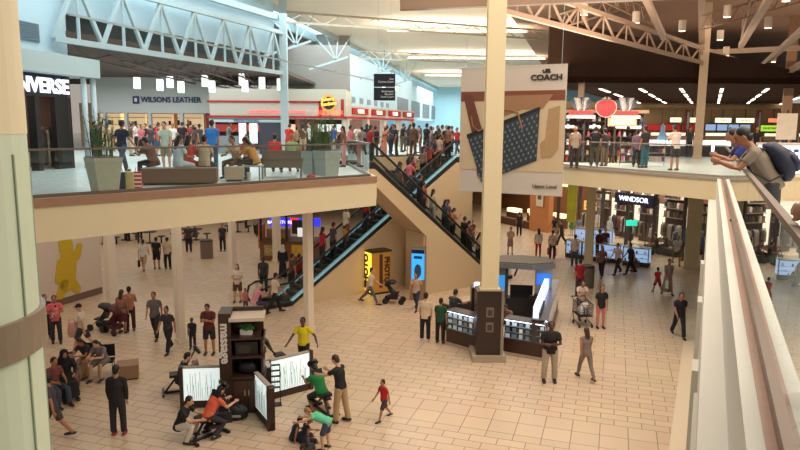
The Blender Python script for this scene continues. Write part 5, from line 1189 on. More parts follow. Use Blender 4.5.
def person(loc, face, pose, label, top=(60, 60, 70), bot=(40, 40, 50), sleeve='short', legs='pants', hair='short', hc='k', skin='m', h=1.70, shoe=(40, 36, 36), group=None, tuck=.1, hat=None, flip=False, width=1.0, shirt=True):
    b = put(cached(('b', pose), body_mesh, pose), 'person', SK[skin])
    b.location = loc; b.rotation_euler = (0, 0, R(face)); k = h / 1.70; b.scale = (-k * width if flip else k * width, k * width, k); tag(b, label, 'person', group)
    if legs == 'dress': tuck = .06
    if shirt: put(cached(('s', pose, sleeve, tuck), shirt_mesh, pose, sleeve, tuck), 'shirt', mat(*top, .8, scale=6), b)
    put(cached(('p', pose, legs), pants_mesh, pose, legs), {'pants': 'trousers'}.get(legs, legs), mat(*bot, .8, scale=6), b)
    for i in (0, 1): put(cached(('f', pose, i), shoe_mesh, pose, i), 'shoe', mat(*shoe, .5), b)
    if hair != 'bald':
        hm = mat(*hat, .8) if hat else HR[hc]; put(cached(('h', pose, hair), hair_mesh, pose, hair), {'scarf': 'headscarf', 'cap': 'cap'}.get(hair, 'hair'), hm, b)
    return b
def held(b, what, pose_name, arm=1, col=(60, 50, 46), label=None, sz=(.3, .12, .34)):
    "bag hanging from a hand of person b"
    S = fk(pose_name); wr, v = S['arms'][arm][2], S['arms'][arm][3]; p = wr + v * .09
    kx, ky, kz = b.scale; a = b.rotation_euler.z; q = Vector((p.x * kx, p.y * ky, p.z * kz)); q = Vector((q.x * math.cos(a) - q.y * math.sin(a), q.x * math.sin(a) + q.y * math.cos(a), q.z)) + b.location
    t = thing(what, label, 'bag', q - Vector((0, 0, sz[2] + .12)), a); w_, d_, h_ = sz; m = mat(*col, .6)
    MB().loft([(Vector((0, 0, z * h_)), w_ / 2 * r, d_ / 2 * r, Vector((0, 1, 0)), Vector((1, 0, 0))) for z, r in ((0, .9), (.1, 1), (.9, .95), (1, .85))]).build('pouch', m, t)
    mb = MB(); mb.tube([(0, -w_ * .25, h_), (0, 0, h_ + .12), (0, w_ * .25, h_)], .01, n=6); mb.build('handle', m, t)
    return t
W_, K_, NV, GY, BL, RD, PK, BR, TN, GN, YL_, DG, JN = (222, 216, 206), (26, 24, 26), (34, 40, 62), (130, 126, 124), (60, 100, 170), (176, 36, 40), (206, 110, 120), (96, 70, 54), (186, 160, 126), (40, 120, 64), (216, 196, 30), (60, 58, 60), (58, 70, 96)
G0 = lambda px, py: at(px, py, 0)
A, B_, CAM_, LFT, RGT = 0, 45, 180, 90, -90
def g(px, py, *a, **k): return person(at(px, py, 0), *a, **k)
def u(px, py, *a, **k): return person(at(px, py, 6), *a, **k)
# ---------------------------------------------------- ground floor, nearest first
g(119, 435, 5, 'stand', 'man in an all black shirt and trousers seen from behind, lower left', top=K_, bot=(36, 34, 40), sleeve='long', shoe=(150, 30, 36), h=1.78, tuck=.18)
g(180, 440, -95, 'crouch', 'masseuse in black top and pale trousers crouching left of the orange shirted client', top=K_, bot=(206, 196, 184), hair='short', skin='l')
p_ = at(208, 437); person(p_, -40, 'massage', 'client in an orange shirt leaning into the massage chair', top=(214, 96, 66), bot=(40, 38, 44), skin='l', h=1.7)
bg_ = thing('hand_bag', 'black handbag hanging beside the orange shirted client', 'bag', at(224, 432) + Vector((0, 0, .25)), R(20)); MB().box(-.2, .2, -.06, .06, 0, .26).build('pouch', K_ and mat(30, 28, 30), bg_); MB().tube([(-.15, 0, .26), (-.05, 0, .75), (.05, 0, .75), (.15, 0, .26)], .008, n=6).build('strap', mat(170, 160, 150), bg_)
p_ = at(322, 412); person(p_, 35, 'massage', 'client in a green shirt leaning into the right massage chair', top=(24, 124, 60), bot=K_, legs='shorts', skin='m', h=1.75, flip=True)
g(341, 422, 62, 'massager', 'bald masseur in black shirt and khaki trousers behind the green shirted client', top=K_, bot=(176, 146, 112), hair='short', hc='b', skin='l', h=1.8, tuck=.04)
g(181, 399, -60, 'sithand', 'seated masseuse in black resting her head on her hand left of the glowing partition', top=K_, bot=K_, hair='short', skin='l')
g(293, 440, -70, 'floorsit', 'boy in a navy sleeveless top sitting on the floor, left of the pair', top=(28, 34, 54), bot=(28, 30, 44), sleeve='none', legs='shorts', skin='m', h=1.15)
g(303, 443, -60, 'floorsit', 'boy in a navy shirt sitting on the floor, right of the pair', top=(24, 30, 52), bot=(30, 30, 44), sleeve='none', legs='shorts', skin='m', h=1.25)
g(308, 462, 10, 'floorsit', 'dark haired child at the bottom edge in front of the sitting boys', top=(60, 50, 46), bot=K_, hair='long', hc='k', skin='m', h=1.15)
g(328, 450, 75, 'bend', 'child in a mint top and blue denim shorts bending over the boys', top=(96, 196, 150), bot=(66, 74, 96), legs='shorts', skin='l', h=1.35, sleeve='none', hc='y')
g(384, 420, 125, 'walk', 'boy in a red shirt walking alone across the open floor', top=(184, 30, 42), bot=(60, 54, 66), legs='shorts', skin='m', h=1.15)
g(304, 372, 170, 'wave', 'man in a yellow polo shirt striding past the partition', top=YL_, bot=K_, skin='d', h=1.78, tuck=.05, shoe=K_)
bxk = g(549, 381, 175, 'crossed', 'man with crossed arms in black shirt and pale jogging trousers beside the kiosk', top=K_, bot=(170, 154, 136), skin='d', h=1.86, width=1.12)
ip = fk('crossed'); 
g(585, 379, 10, 'walk', 'woman in a patterned grey jumpsuit with long brown hair walking away', top=(130, 112, 104), bot=(126, 112, 106), sleeve='none', hair='long', hc='b', skin='m', h=1.66, legs='leggings')
tg = g(678, 337, 175, 'walk', 'man in a black shirt with white shoulder pattern carrying a paper bag', top=(26, 28, 38), bot=(28, 30, 44), skin='m', h=1.74)
held(tg, 'paper_bag', 'walk', 0, (160, 110, 70), 'brown paper bag in the hand of the man in the patterned black shirt')
g(425, 341, -20, 'stand', 'man in a cream shirt and black trousers waiting left of the phone kiosk', top=(214, 190, 160), bot=K_, skin='l', h=1.76, shoe=(220, 214, 206))
g(440, 343, -25, 'stand', 'person in a dark green shirt standing at the phone kiosk counter', top=(24, 74, 48), bot=K_, skin='m', h=1.62)
g(452, 336, -40, 'reach', 'man in a dark grey shirt leaning on the phone kiosk counter', top=(62, 60, 64), bot=K_, skin='m', h=1.75)
ck = person(at(512, 344) + Vector((0, .9, 0)), 150, 'sitlean', 'clerk seated inside the phone kiosk behind the lit counter', top=(120, 90, 80), bot=K_, skin='m')
g(416, 310, 160, 'walk', 'woman with dark hair in a tan top walking before the blue advertising screen', top=(190, 162, 140), bot=(40, 46, 70), hair='long', skin='m', h=1.66, legs='leggings')
g(370, 304, -100, 'stride', 'woman in a pale top and grey leggings pushing the stroller by the booth', top=(206, 186, 150), bot=(90, 86, 90), legs='leggings', hair='bun', skin='l', h=1.66)
for k, (px, py, tc, bc, lb) in enumerate(((437, 286, (100, 104, 112), (120, 112, 108), 'woman in grey seated leftmost against the escalator wall'), (453, 282, (150, 60, 60), (140, 60, 60), 'person in a red outfit seated in the middle against the escalator wall'), (467, 279, (74, 66, 58), (80, 76, 66), 'man in dark brown seated rightmost against the escalator wall'))):
    g(px, py, -140, 'sit', lb, top=tc, bot=bc, skin='m', hair='long' if k == 0 else 'short')
bag('shopping_bag', 'pale blue and white shopping bags by the feet of the seated woman in grey', at(438, 288), (.5, .4, .4), mat(170, 184, 190)); bag('shopping_bag', 'red shopping bag by the feet of the man in dark brown', at(474, 280), (.3, .25, .4), mat(200, 40, 40))
# pink shirt family and seated group at left
g(57, 343, -150, 'carry', 'man in a bright pink shirt holding a baby by the left column', top=(226, 96, 106), bot=(48, 48, 60), skin='m', h=1.7)
bb = person(at(60, 343) + Vector((.1, -.28, .95)), 60, 'sit', 'baby in pink carried by the man in the pink shirt', top=(224, 130, 130), bot=(220, 200, 190), skin='m', h=.62)
g(47, 338, -140, 'stand', 'dark haired woman half hidden behind the pink shirted man', top=(60, 40, 46), bot=K_, hair='long', skin='m', h=1.6)
g(84, 352, 100, 'walk', 'man in a white shirt and dark cap carrying bags past the seats', top=(214, 198, 178), bot=(50, 50, 60), hair='cap', hat=(30, 28, 30), legs='shorts', skin='l', h=1.72)
bag('shopping_bag', 'red and white carrier bags held by the man in the dark cap', at(78, 352) + Vector((-.1, 0, .55)), (.4, .28, .5), mat(200, 150, 140))
g(90, 375, 165, 'sitlean', 'seated woman with dark hair, left one of the pair on the waiting chairs', top=(52, 48, 58), bot=(170, 130, 110), legs='shorts', hair='long', skin='m')
g(105, 377, 170, 'sitlean', 'seated woman in grey, right one of the pair on the waiting chairs', top=(120, 110, 116), bot=(110, 104, 100), legs='shorts', hair='long', skin='l')
bag('shopping_bag', 'cream shopping bag between the feet of the seated women', at(84, 378), (.35, .25, .45), mat(206, 190, 160)); bag('shopping_bag', 'second pale shopping bag beside the cream one', at(80, 374), (.3, .22, .4), mat(214, 204, 186))
g(66, 395, -140, 'sit', 'person in a long black robe and headscarf seated on the brown cube', top=(20, 18, 22), bot=(20, 18, 22), sleeve='long', legs='dress', hair='scarf', hat=(18, 16, 20), skin='m', h=1.72, width=1.15)
g(55, 404, -120, 'sit', 'person in jeans half hidden behind the left column', top=(110, 60, 54), bot=(60, 66, 84), skin='m')
g(54, 440, 100, 'walk', 'bare legged walker passing behind the left column', top=(60, 60, 70), bot=(70, 56, 50), legs='shorts', skin='m')
g(131, 330, 20, 'carry', 'woman in dark trousers seen from behind near the strollers', top=(176, 120, 96), bot=(70, 30, 36), hair='bun', skin='m', h=1.66, sleeve='none'); g(123, 333, -10, 'stand', 'woman in a maroon skirt standing by the maroon stroller', top=(150, 104, 84), bot=(84, 30, 40), legs='skirt', hair='long', hc='b', skin='m', h=1.62)
g(156, 338, 185, 'walk', 'man in a grey shirt walking left of the slim column', top=(104, 96, 96), bot=(40, 36, 40), skin='m', h=1.76)
g(169, 352, 170, 'walk', 'woman in a dark striped top walking beside the slim column', top=(54, 48, 54), bot=K_, skin='m', h=1.64, hair='bun'); g(193, 349, 175, 'stand', 'small boy in dark clothes holding a hand right of the slim column', top=(40, 38, 46), bot=(44, 40, 46), skin='d', h=1.1)
g(210, 354, 180, 'phone', 'man in a maroon shirt and dark shorts looking at his hands', top=(92, 34, 38), bot=(40, 38, 42), legs='shorts', skin='m', h=1.78)
g(238, 302, 180, 'crossed', 'woman in a white top and brown shorts with a black backpack', top=(214, 204, 190), bot=(96, 62, 46), legs='shorts', hair='long', hc='b', skin='l', h=1.68)
g(254, 316, -40, 'sitlean', 'person in a pink shirt just behind the massage tower', top=(206, 140, 156), bot=(60, 60, 80), hair='bald', skin='l', h=1.7); g(246, 312, 160, 'stand', 'child in a pink top beside the pink shirted person', top=(190, 110, 120), bot=(80, 60, 60), skin='m', h=1.0)
g(264, 294, 175, 'stand', 'man in a dark grey shirt standing at the escalator foot', top=(56, 52, 56), bot=K_, skin='d', h=1.74)
g(275, 313, -60, 'walk', 'person in a white shirt and black trousers leaving the escalator', top=(214, 196, 176), bot=K_, skin='m', h=1.72)
g(283, 279, 0, 'stand', 'person in dark robe and pale headscarf facing the snack kiosk', top=(24, 28, 40), bot=(24, 28, 40), legs='dress', sleeve='long', hair='scarf', hat=(206, 204, 200), skin='l', h=1.72)
g(290, 285, -40, 'stand', 'child in a pink patterned shirt near the escalator foot', top=(206, 140, 150), bot=(90, 70, 80), skin='m', h=1.2); g(299, 287, -30, 'stand', 'person in a red shirt next to the cream column', top=(150, 30, 34), bot=K_, skin='m', h=1.6)
# trio and distant walkers, left
a_ = g(144, 271, 5, 'walk', 'man in a white shirt and beige shorts, left of the trio walking away', top=W_, bot=(190, 160, 130), legs='shorts', skin='l'); held(a_, 'carrier_bag', 'walk', 0, (40, 34, 34), 'black bag carried by the left man of the trio')
g(157, 269, 5, 'stand', 'person in black with shorts, middle of the trio walking away', top=K_, bot=K_, legs='shorts', skin='m'); a_ = g(168, 269, 0, 'stand', 'man in a pale shirt and dark trousers, right of the trio', top=(206, 186, 164), bot=K_, skin='l'); held(a_, 'carrier_bag', 'stand', 0, (220, 210, 200), 'white bag carried by the right man of the trio')
g(189, 252, 10, 'stand', 'distant man in a dark shirt by the slim column under the slab', top=(60, 50, 56), bot=(30, 30, 36)); g(223, 251, 180, 'stand', 'distant man in dark clothes right of the litter bin', top=(50, 46, 60), bot=K_)
random.seed(21)
for k, (px, py, c, ps) in enumerate(((110, 244, K_, 'sit'), (128, 241, BR, 'stand'), (140, 240, (150, 60, 60), 'stand'), (176, 238, W_, 'stand'), (196, 244, DG, 'sit'), (232, 230, W_, 'stand'), (246, 228, NV, 'stand'), (256, 236, GY, 'walk'))):
    g(px, py, random.uniform(0, 360), ps, 'far away %s under the food court slab, %s from the left' % (['seated person in black', 'person in brown', 'person in dull red', 'person in white', 'seated person in grey', 'person in white', 'person in navy', 'person in grey walking'][k], ['first', 'second', 'third', 'fourth', 'fifth', 'sixth', 'seventh', 'eighth'][k]), top=c, bot=K_)
# middle and right concourse
g(510, 254, 175, 'phone', 'woman in a pale top and skirt standing alone beyond the booth roof', top=(190, 160, 140), bot=(150, 120, 110), legs='skirt', hair='bun', skin='l', h=1.68)
g(538, 257, 0, 'stand', 'woman in red trousers and white top seen from behind', top=(220, 206, 196), bot=(160, 34, 44), hair='long', legs='leggings', skin='m')
a_ = g(552, 259, 0, 'stand', 'person in a pale shirt beside the woman in red trousers', top=(206, 180, 166), bot=(40, 40, 54), hair='bun', skin='m'); held(a_, 'shopping_bag', 'stand', 1, (214, 50, 34), 'bright red shopping bag held by the person in the pale shirt', (.4, .15, .45)); held(a_, 'shopping_bag', 'stand', 0, (170, 50, 60), 'darker red shopping bag in the other hand of the person in the pale shirt', (.3, .12, .4))
g(574, 266, -30, 'stand', 'man in a white shirt leaning at the left end of the watch island', top=(214, 194, 176), bot=(60, 76, 70), skin='l', h=1.75)
g(579, 296, 0, 'stand', 'person in a red shirt beside the litter bin and the column', top=(150, 20, 30), bot=(60, 40, 50), skin='m', h=1.7)
g(601, 277, 150, 'walk', 'woman in brown and black walking past the watch island', top=(120, 84, 66), bot=K_, skin='m', hair='long'); g(617, 274, 120, 'walk', 'woman in a white top with a cream bag passing the watch cases', top=(216, 190, 180), bot=(60, 44, 48), skin='l', hair='bun')
g(630, 274, 100, 'walk', 'man in a black shirt striding before the teal screen', top=K_, bot=(30, 30, 40), skin='m'); g(637, 272, 80, 'crouch', 'person in grey squatting near the man in black', top=(110, 100, 104), bot=(140, 110, 96), skin='m', h=1.5)
g(598, 261, 200, 'stand', 'clerk in maroon standing inside the watch island', top=(96, 34, 36), bot=K_, skin='d', h=1.85); g(604, 258, 180, 'stand', 'second clerk behind the watch cases in dark clothing', top=(70, 30, 34), bot=K_, skin='m', h=1.8)
g(561, 245, 90, 'walk', 'person in dark clothes walking past the yellow green banner', top=(50, 44, 50), bot=(40, 36, 40)); g(554, 240, 100, 'walk', 'distant woman in black beside the wooden pillar', top=K_, bot=(150, 120, 110), legs='shorts', hair='long'); g(578, 241, 10, 'stand', 'person in grey at the dark shop window', top=(120, 124, 134), bot=(70, 66, 70))
a_ = g(600, 328, 180, 'stand', 'woman in a black top and coral trousers with a black handbag by the cart', top=K_, bot=(196, 120, 104), hair='long', skin='m', h=1.68, legs='leggings'); 
a_ = g(598, 328, 180, 'stand', 'x', top=K_) if False else a_
g(580, 318, 180, 'push', 'adult in a pale shirt pushing the shopping cart', top=(206, 180, 164), bot=(90, 80, 80), skin='m', h=1.66, hair='long')
person(at(582, 325) + Vector((0.03, -.15, .48)), 180, 'sit', 'small child sitting in the shopping cart', top=(226, 220, 214), bot=(90, 100, 130), skin='m', h=.75)
a_ = g(667, 294, 180, 'walk', 'woman in a grey dress walking beside the boy in red', top=(150, 136, 128), bot=(150, 136, 128), legs='dress', sleeve='none', skin='m', hair='bun', h=1.7); held(a_, 'carrier_bag', 'walk', 1, (220, 214, 204), 'white carrier bag held by the woman in the grey dress')
g(657, 293, 10, 'walk', 'boy in a red shirt walking beside the woman in the grey dress', top=(186, 40, 46), bot=(120, 40, 44), legs='shorts', skin='m', h=1.25)
a_ = g(676, 265, 170, 'walk', 'man in a light grey shirt and olive shorts with a yellow bag', top=(190, 190, 190), bot=(96, 90, 60), legs='shorts', skin='m', h=1.74); held(a_, 'shopping_bag', 'walk', 0, (214, 196, 40), 'yellow shopping bag held by the man in the light grey shirt', (.4, .15, .42))
g(705, 267, 100, 'stand', 'woman in a long plum dress right of the broad column', top=(96, 44, 60), bot=(96, 44, 60), legs='dress', skin='d', hair='short'); g(709, 268, 90, 'stand', 'dark figure at the edge of the right wall', top=K_, bot=K_, skin='d')
bch = thing('bench', 'dark bench with two seated people before the dress store', 'bench', at(662, 254), yaw_of(S1, S2)); MB().box(-1.2, 1.2, -.25, .25, .06, .44).build('seat', mat(60, 46, 40), bch); MB().box(-1.1, 1.1, -.2, .2, 0, .06).build('base', K_ and M_black, bch)
g(656, 256, 60, 'sit', 'man in green trousers seated before the white curtains', top=(70, 60, 56), bot=(40, 90, 60), skin='m'); g(666, 254, 100, 'sithand', 'seated person in dark brown, next to the man in green trousers', top=(60, 44, 42), bot=(50, 44, 46), skin='m')
# beyond the crossing escalator
for k, (px, py, f, c, b_, ps) in enumerate(((446, 236, 120, (120, 60, 50), K_, 'stand'), (460, 240, 40, K_, K_, 'walk'), (467, 238, 200, (40, 44, 70), (50, 50, 60), 'stand'), (472, 246, 150, (90, 60, 60), K_, 'stand'), (440, 242, 90, (196, 170, 150), NV, 'stand'), (519, 236, 0, K_, K_, 'stand'))):
    g(px, py, f, ps, ['person in rust behind the crossing escalator rail', 'person in black just right of the white light box', 'person in navy near the banner foot', 'person in dull red nearest the tall column', 'person in a pale top left of the white light box', 'distant figure in black before the jewellery cases'][k], top=c, bot=b_)
# ---------------------------------------------------- on the escalators
def on_esc(b, t, s, side, *a, **k):
    b = C2(b); t = C2(t); d = t - b; L = d.length; d /= L; n = Vector((-d.y, d.x)); fl = 1.1
    x = fl + (L - 2 * fl) * s; run = (L - 2 * fl) / 30; i = int((x - fl) / run); z = .05 + (i + 1) * (5.95 / 30); p = b + d * (fl + run * (i + .5)) + n * side
    return person((p.x, p.y, z), *a, **k)
fA = math.degrees(yaw_of(AB, AT)) - 90; fB = math.degrees(yaw_of(BT, BB)) - 90
EA = [(.12, -.2, PK, (90, 70, 80), 'child in pink near the foot of the rising escalator', 1.3), (.2, .2, (170, 30, 50), (60, 40, 50), 'person in crimson on the lower part of the rising escalator', 1.65), (.3, -.2, (206, 130, 60), (90, 70, 60), 'small child in an orange top on the rising escalator', 1.1), (.36, .15, W_, (120, 90, 60), 'man in a white shirt and khaki shorts on the rising escalator', 1.75), (.44, -.1, (160, 30, 34), (50, 50, 60), 'person in a red shirt two steps above the man in white', 1.7), (.5, .2, K_, K_, 'dark haired person in black under the slab edge on the escalator', 1.7),
      (.72, -.2, (196, 100, 110), (80, 60, 70), 'person in a pink top where the two escalators cross', 1.6), (.76, .2, K_, K_, 'person in black above the crossing point of the escalators', 1.7), (.81, -.1, (120, 100, 90), K_, 'person in a brown top high on the rising escalator', 1.65), (.86, .2, (70, 60, 70), K_, 'person in dark plum on the upper steps of the rising escalator', 1.7), (.91, -.2, (180, 160, 150), BR, 'person in beige on the upper steps of the rising escalator', 1.62), (.96, .2, K_, K_, 'person in black stepping off at the top of the rising escalator', 1.72)]
EA += [(.64, -.2, BR, K_, 'person in dark brown just above the food court slab corner', 1.7), (.67, .2, (200, 190, 180), K_, 'person in ivory left of the escalator crossing', 1.66), (.66, 0, K_, K_, 'person in black just left of the escalator crossing', 1.6), (.9, .2, (60, 40, 40), K_, 'person in maroon brown third from the top of the rising escalator', 1.68), (.98, -.2, (130, 90, 70), K_, 'person in light brown at the very top of the rising escalator', 1.66), (.04, .2, (90, 60, 50), K_, 'person in brown just stepping onto the rising escalator', 1.6), (.25, -.2, DG, K_, 'person in charcoal low on the rising escalator beside the column', 1.68), (.56, -.2, TN, K_, 'person in tan right under the slab corner on the escalator', 1.66), (.69, .22, (70, 60, 60), K_, 'bearded person in dark grey just below the crossing point', 1.7), (.74, .0, (150, 40, 60), K_, 'person in wine red at the crossing of the escalators', 1.55), (.79, .22, (200, 180, 170), K_, 'person in off white above the crossing of the escalators', 1.62), (.84, -.22, (140, 60, 50), K_, 'person in rust high on the rising escalator', 1.58), (.88, -.05, (50, 60, 80), K_, 'person in slate blue near the top of the rising escalator', 1.7), (.935, .2, (90, 50, 50), K_, 'person in dark red brown near the top of the rising escalator', 1.64)]
for s, sd_, tc, bc, lb, hh in EA: on_esc(AB, AT, s, sd_, fA, random.choice(['stand', 'onephone']), lb, top=tc, bot=bc, h=hh, legs='shorts' if 'shorts' in lb else 'pants', hair=random.choice(['short', 'long']))
EBl = [ (.97, .2, (150, 30, 40), K_, 'person in dark red at the head of the crossing escalator', 1.65),
       (.48, -.1, (190, 180, 160), (170, 160, 150), 'person in cream holding the rail on the crossing escalator', 1.7), (.38, .1, (90, 80, 96), (50, 44, 60), 'man in a purple grey shirt midway down the crossing escalator', 1.78), (.3, -.15, (150, 140, 140), K_, 'person in light grey below the purple grey shirt', 1.62), (.22, .2, (110, 80, 70), K_, 'person in brown low on the crossing escalator', 1.68), (.16, -.2, (70, 64, 64), K_, 'person in dark grey low on the crossing escalator', 1.66), (.1, .2, (180, 150, 140), K_, 'person in a peach top on the lowest visible steps', 1.64), (.05, -.2, K_, K_, 'person in black about to step off by the tall column', 1.7)]
EBl += [ (.62, .2, K_, K_, 'person in black at the middle of the crossing escalator', 1.66), (.55, -.2, (150, 70, 60), K_, 'person in brick red at the middle of the crossing escalator', 1.64), (.43, .22, (60, 70, 90), K_, 'person in dull blue behind the cream clad rider', 1.6), (.34, .22, (180, 120, 90), K_, 'person in apricot midway down the crossing escalator', 1.58), (.26, .22, K_, K_, 'person in black low on the crossing escalator', 1.7), (.19, .05, (120, 110, 100), K_, 'person in stone grey low on the crossing escalator', 1.6)]
for s, sd_, tc, bc, lb, hh in EBl: on_esc(BB, BT, s, sd_, fB, random.choice(['stand', 'onephone']), lb, top=tc, bot=bc, h=hh, hair=random.choice(['short', 'long']))
# ---------------------------------------------------- upper level, left
g6 = u
g6(213, 171, 0, 'stand', 'man in a bright blue shirt seen from behind by the drinks kiosk', top=(40, 120, 200), bot=JN, skin='m', h=1.78)
g6(123, 172, -20, 'walk', 'man in a navy shirt and jeans walking right of the tall planter', top=(30, 36, 54), bot=JN, skin='m', h=1.8)
g6(96.5, 168.5, -100, 'stand', 'man in a dark suit jacket left of the planter reeds', top=(36, 36, 44), bot=(30, 30, 40), sleeve='long', skin='l')
g6(167, 171, 180, 'onephone', 'person in a pale mint shirt and khaki shorts facing the camera', top=(180, 200, 184), bot=(150, 130, 104), legs='shorts', skin='l', h=1.72)
def seat6(px, py, f, ps, lb, zoff=0.0, **k): p = at(px, py, 6); return person((p.x, p.y, 6 + zoff), f, ps, lb, **k)
for px, py, f, ps, lb, tc, bc, hr in ((155, 182, 60, 'sitlean', 'man in a brown patterned shirt hunched at the left end of the long bench', (104, 66, 50), K_, 'short'), (179, 183, -30, 'sit', 'person in a pale blue cardigan seated mid bench', (180, 206, 214), (180, 200, 206), 'long'), (189, 182, -10, 'sit', 'child in a red and white top seated on the long bench', (190, 70, 64), (160, 50, 50), 'long'), (205, 182, 0, 'sit', 'person in beige with a navy bag at the right end of the long bench', (176, 160, 134), NV, 'short'),
      (238, 179, 150, 'sithand', 'man in a light tan shirt seated behind the pale cube table', (196, 176, 146), BR, 'short'), (249, 177, 170, 'sit', 'child in red beside the man in the light tan shirt', (170, 40, 44), K_, 'short'), (256, 180, 70, 'sitlean', 'woman in a mustard top leaning over the side table', (170, 126, 60), DG, 'long'), (275, 173, 0, 'sit', 'person in a red top on the sofa, left seat', (200, 40, 40), K_, 'short'), (292, 172.5, 0, 'sit', 'blond person in a light green top on the sofa, right seat', (150, 176, 120), GY, 'short')):
    seat6(px, py, f, ps, lb, top=tc, bot=bc, hair=hr, hc='y' if 'blond' in lb else 'k', h=1.68)
g6(289, 158, -20, 'phone', 'man in a red shirt by the pale steel column', top=(200, 34, 44), bot=(90, 90, 100), skin='l', h=1.72)
g6(344, 167, 100, 'stand', 'woman in a brown top at the head of the crossing escalator', top=(120, 70, 60), bot=(190, 130, 130), hair='long', h=1.6); g6(365, 171, 40, 'stand', 'dark figure leaning at the escalator rail', top=K_, bot=K_, h=1.2)
random.seed(33)
words_c = {W_: 'white', K_: 'black', NV: 'navy', GY: 'grey', BL: 'blue', RD: 'red', PK: 'pink', BR: 'brown', TN: 'tan', DG: 'charcoal'}
spots = [(100, 156, K_), (109, 156, TN), (131, 156, BR), (137, 154, W_), (142, 155, PK), (147, 154, K_), (152, 155, DG), (158, 156, RD), (174, 154, W_), (183, 156, K_), (189, 153, RD), (195, 154, BR), (201, 155, DG), (229, 152, GY), (269, 152, K_), (276, 151, BR), (297, 153, TN), (303, 153.5, BR), (311, 154, W_), (335, 154, GY), (333, 156.5, BL)]
ordn = ['1st', '2nd', '3rd', '4th', '5th', '6th', '7th', '8th', '9th', '10th', '11th', '12th', '13th', '14th', '15th', '16th', '17th', '18th', '19th', '20th', '21st', '22nd', '23rd', '24th', '25th', '26th', '27th', '28th', '29th', '30th', '31st', '32nd', '33rd', '34th', '35th', '36th', '37th', '38th']
names10 = ['leftmost', 'second', 'third', 'fourth', 'fifth', 'sixth', 'seventh', 'eighth', 'ninth', 'tenth', 'eleventh', 'twelfth', 'thirteenth', 'fourteenth', 'fifteenth', 'sixteenth', 'seventeenth', 'eighteenth', 'nineteenth', 'twentieth', 'twenty first', 'twenty second', 'twenty third', 'twenty fourth', 'twenty fifth', 'twenty sixth', 'twenty seventh', 'twenty eighth']
spots.sort(key=lambda q_: q_[0])
for k, (px, py, c) in enumerate(spots):
    lg = random.choice(['pants', 'shorts', 'skirt', 'pants']); bc = random.choice([K_, JN, DG, TN])
    g6(px, py, random.uniform(0, 360), random.choice(['stand', 'walk', 'phone', 'onephone']), '%s shopper from the left before the far stores, in a %s top' % (names10[k], words_c[c]), top=c, bot=bc, legs=lg, hair=random.choice(['short', 'long', 'short', 'bun']), h=random.uniform(1.6, 1.8), skin=random.choice('lmmd'))
spots = [(350, 158.5, PK), (358, 155, W_), (362, 158, GY), (367, 154, K_), (375, 157, NV), (384, 157, (206, 140, 120)), (391, 155, DG), (396, 157, NV), (402, 152, K_), (409, 155, DG), (413, 158, BR), (420, 153, BR), (426, 156, K_), (431, 152, GY), (437, 157, K_), (441, 154, TN), (446, 156, K_), (452, 152, DG), (457, 155, RD), (433, 146, W_), (418, 146, BL), (405, 151, RD), (366, 151.5, W_), (386, 151, TN), (449, 146, NV)]
words_c[(206, 140, 120)] = 'salmon'
spots.sort(key=lambda q_: q_[0])
for k, (px, py, c) in enumerate(spots):
    lg = 'dress' if c == (206, 140, 120) else random.choice(['pants', 'shorts', 'pants']); bc = c if lg == 'dress' else random.choice([K_, JN, DG, BR])
    g6(px, py, random.uniform(0, 360), random.choice(['stand', 'walk', 'stand', 'onephone']), '%s shopper from the left beyond the escalator opening, in a %s top' % (names10[k], words_c[c]), top=c, bot=bc, legs=lg, hair=random.choice(['short', 'long', 'short', 'scarf' if lg == 'dress' else 'bun']), hat=(190, 130, 110) if lg == 'dress' else None, h=random.uniform(1.6, 1.8), skin=random.choice('lmmd'))
# inside the corner store
g6(62, 165, 180, 'stand', 'shopper in teal inside the corner shoe store', top=(70, 110, 120), bot=(50, 60, 60)); g6(33, 164, 150, 'stand', 'shopper in cream inside the corner shoe store doorway', top=(190, 170, 140), bot=K_)
# ---------------------------------------------------- upper level, right
a_ = g6(674, 170.5, 10, 'phone', 'lone man in a white shirt and dark shorts standing on the bridge', top=(226, 206, 188), bot=(40, 40, 50), legs='shorts', skin='m', h=1.76)
g6(574, 168, 0, 'stand', 'woman in a pale top and light hat browsing the candy stand', top=(170, 150, 130), bot=(60, 50, 50), hair='cap', hat=(206, 180, 150), h=1.66); g6(594, 167, -20, 'reach', 'person in black reaching into the candy stand', top=K_, bot=(80, 66, 54), h=1.7); g6(644, 168, 30, 'stand', 'person in dark clothes with teal bag right of the candy stand', top=(50, 40, 44), bot=(40, 90, 100), h=1.72)
g6(604, 166, 20, 'stand', 'shopper in brown trousers in front of the candy shelves', top=(54, 46, 46), bot=(110, 90, 66), h=1.6); g6(636, 167, -10, 'stand', 'shopper in a mauve top next to the candy stand edge', top=(120, 90, 110), bot=K_, h=1.55)
g6(783, 176, 90, 'stand', 'clerk in a dark navy shirt behind the lit display case', top=(28, 32, 54), bot=K_, skin='m', h=1.82)
for k, (px, c) in enumerate(((747, TN), (757, TN), (690, DG), (730, GY), (795, DG))):
    p = dp(px, 130, 36 + k); person((p.x, p.y, 6), 180, 'stand', ['queueing person in an orange brown cap, left of two', 'queueing person in an orange brown cap, right of two', 'distant shopper in charcoal left of the tan column', 'distant shopper in grey before the menu screens', 'distant shopper in charcoal at the right edge'][k], top=K_ if k < 2 else c, bot=K_, hair='cap' if k < 2 else 'short', hat=(196, 130, 70) if k < 2 else None)
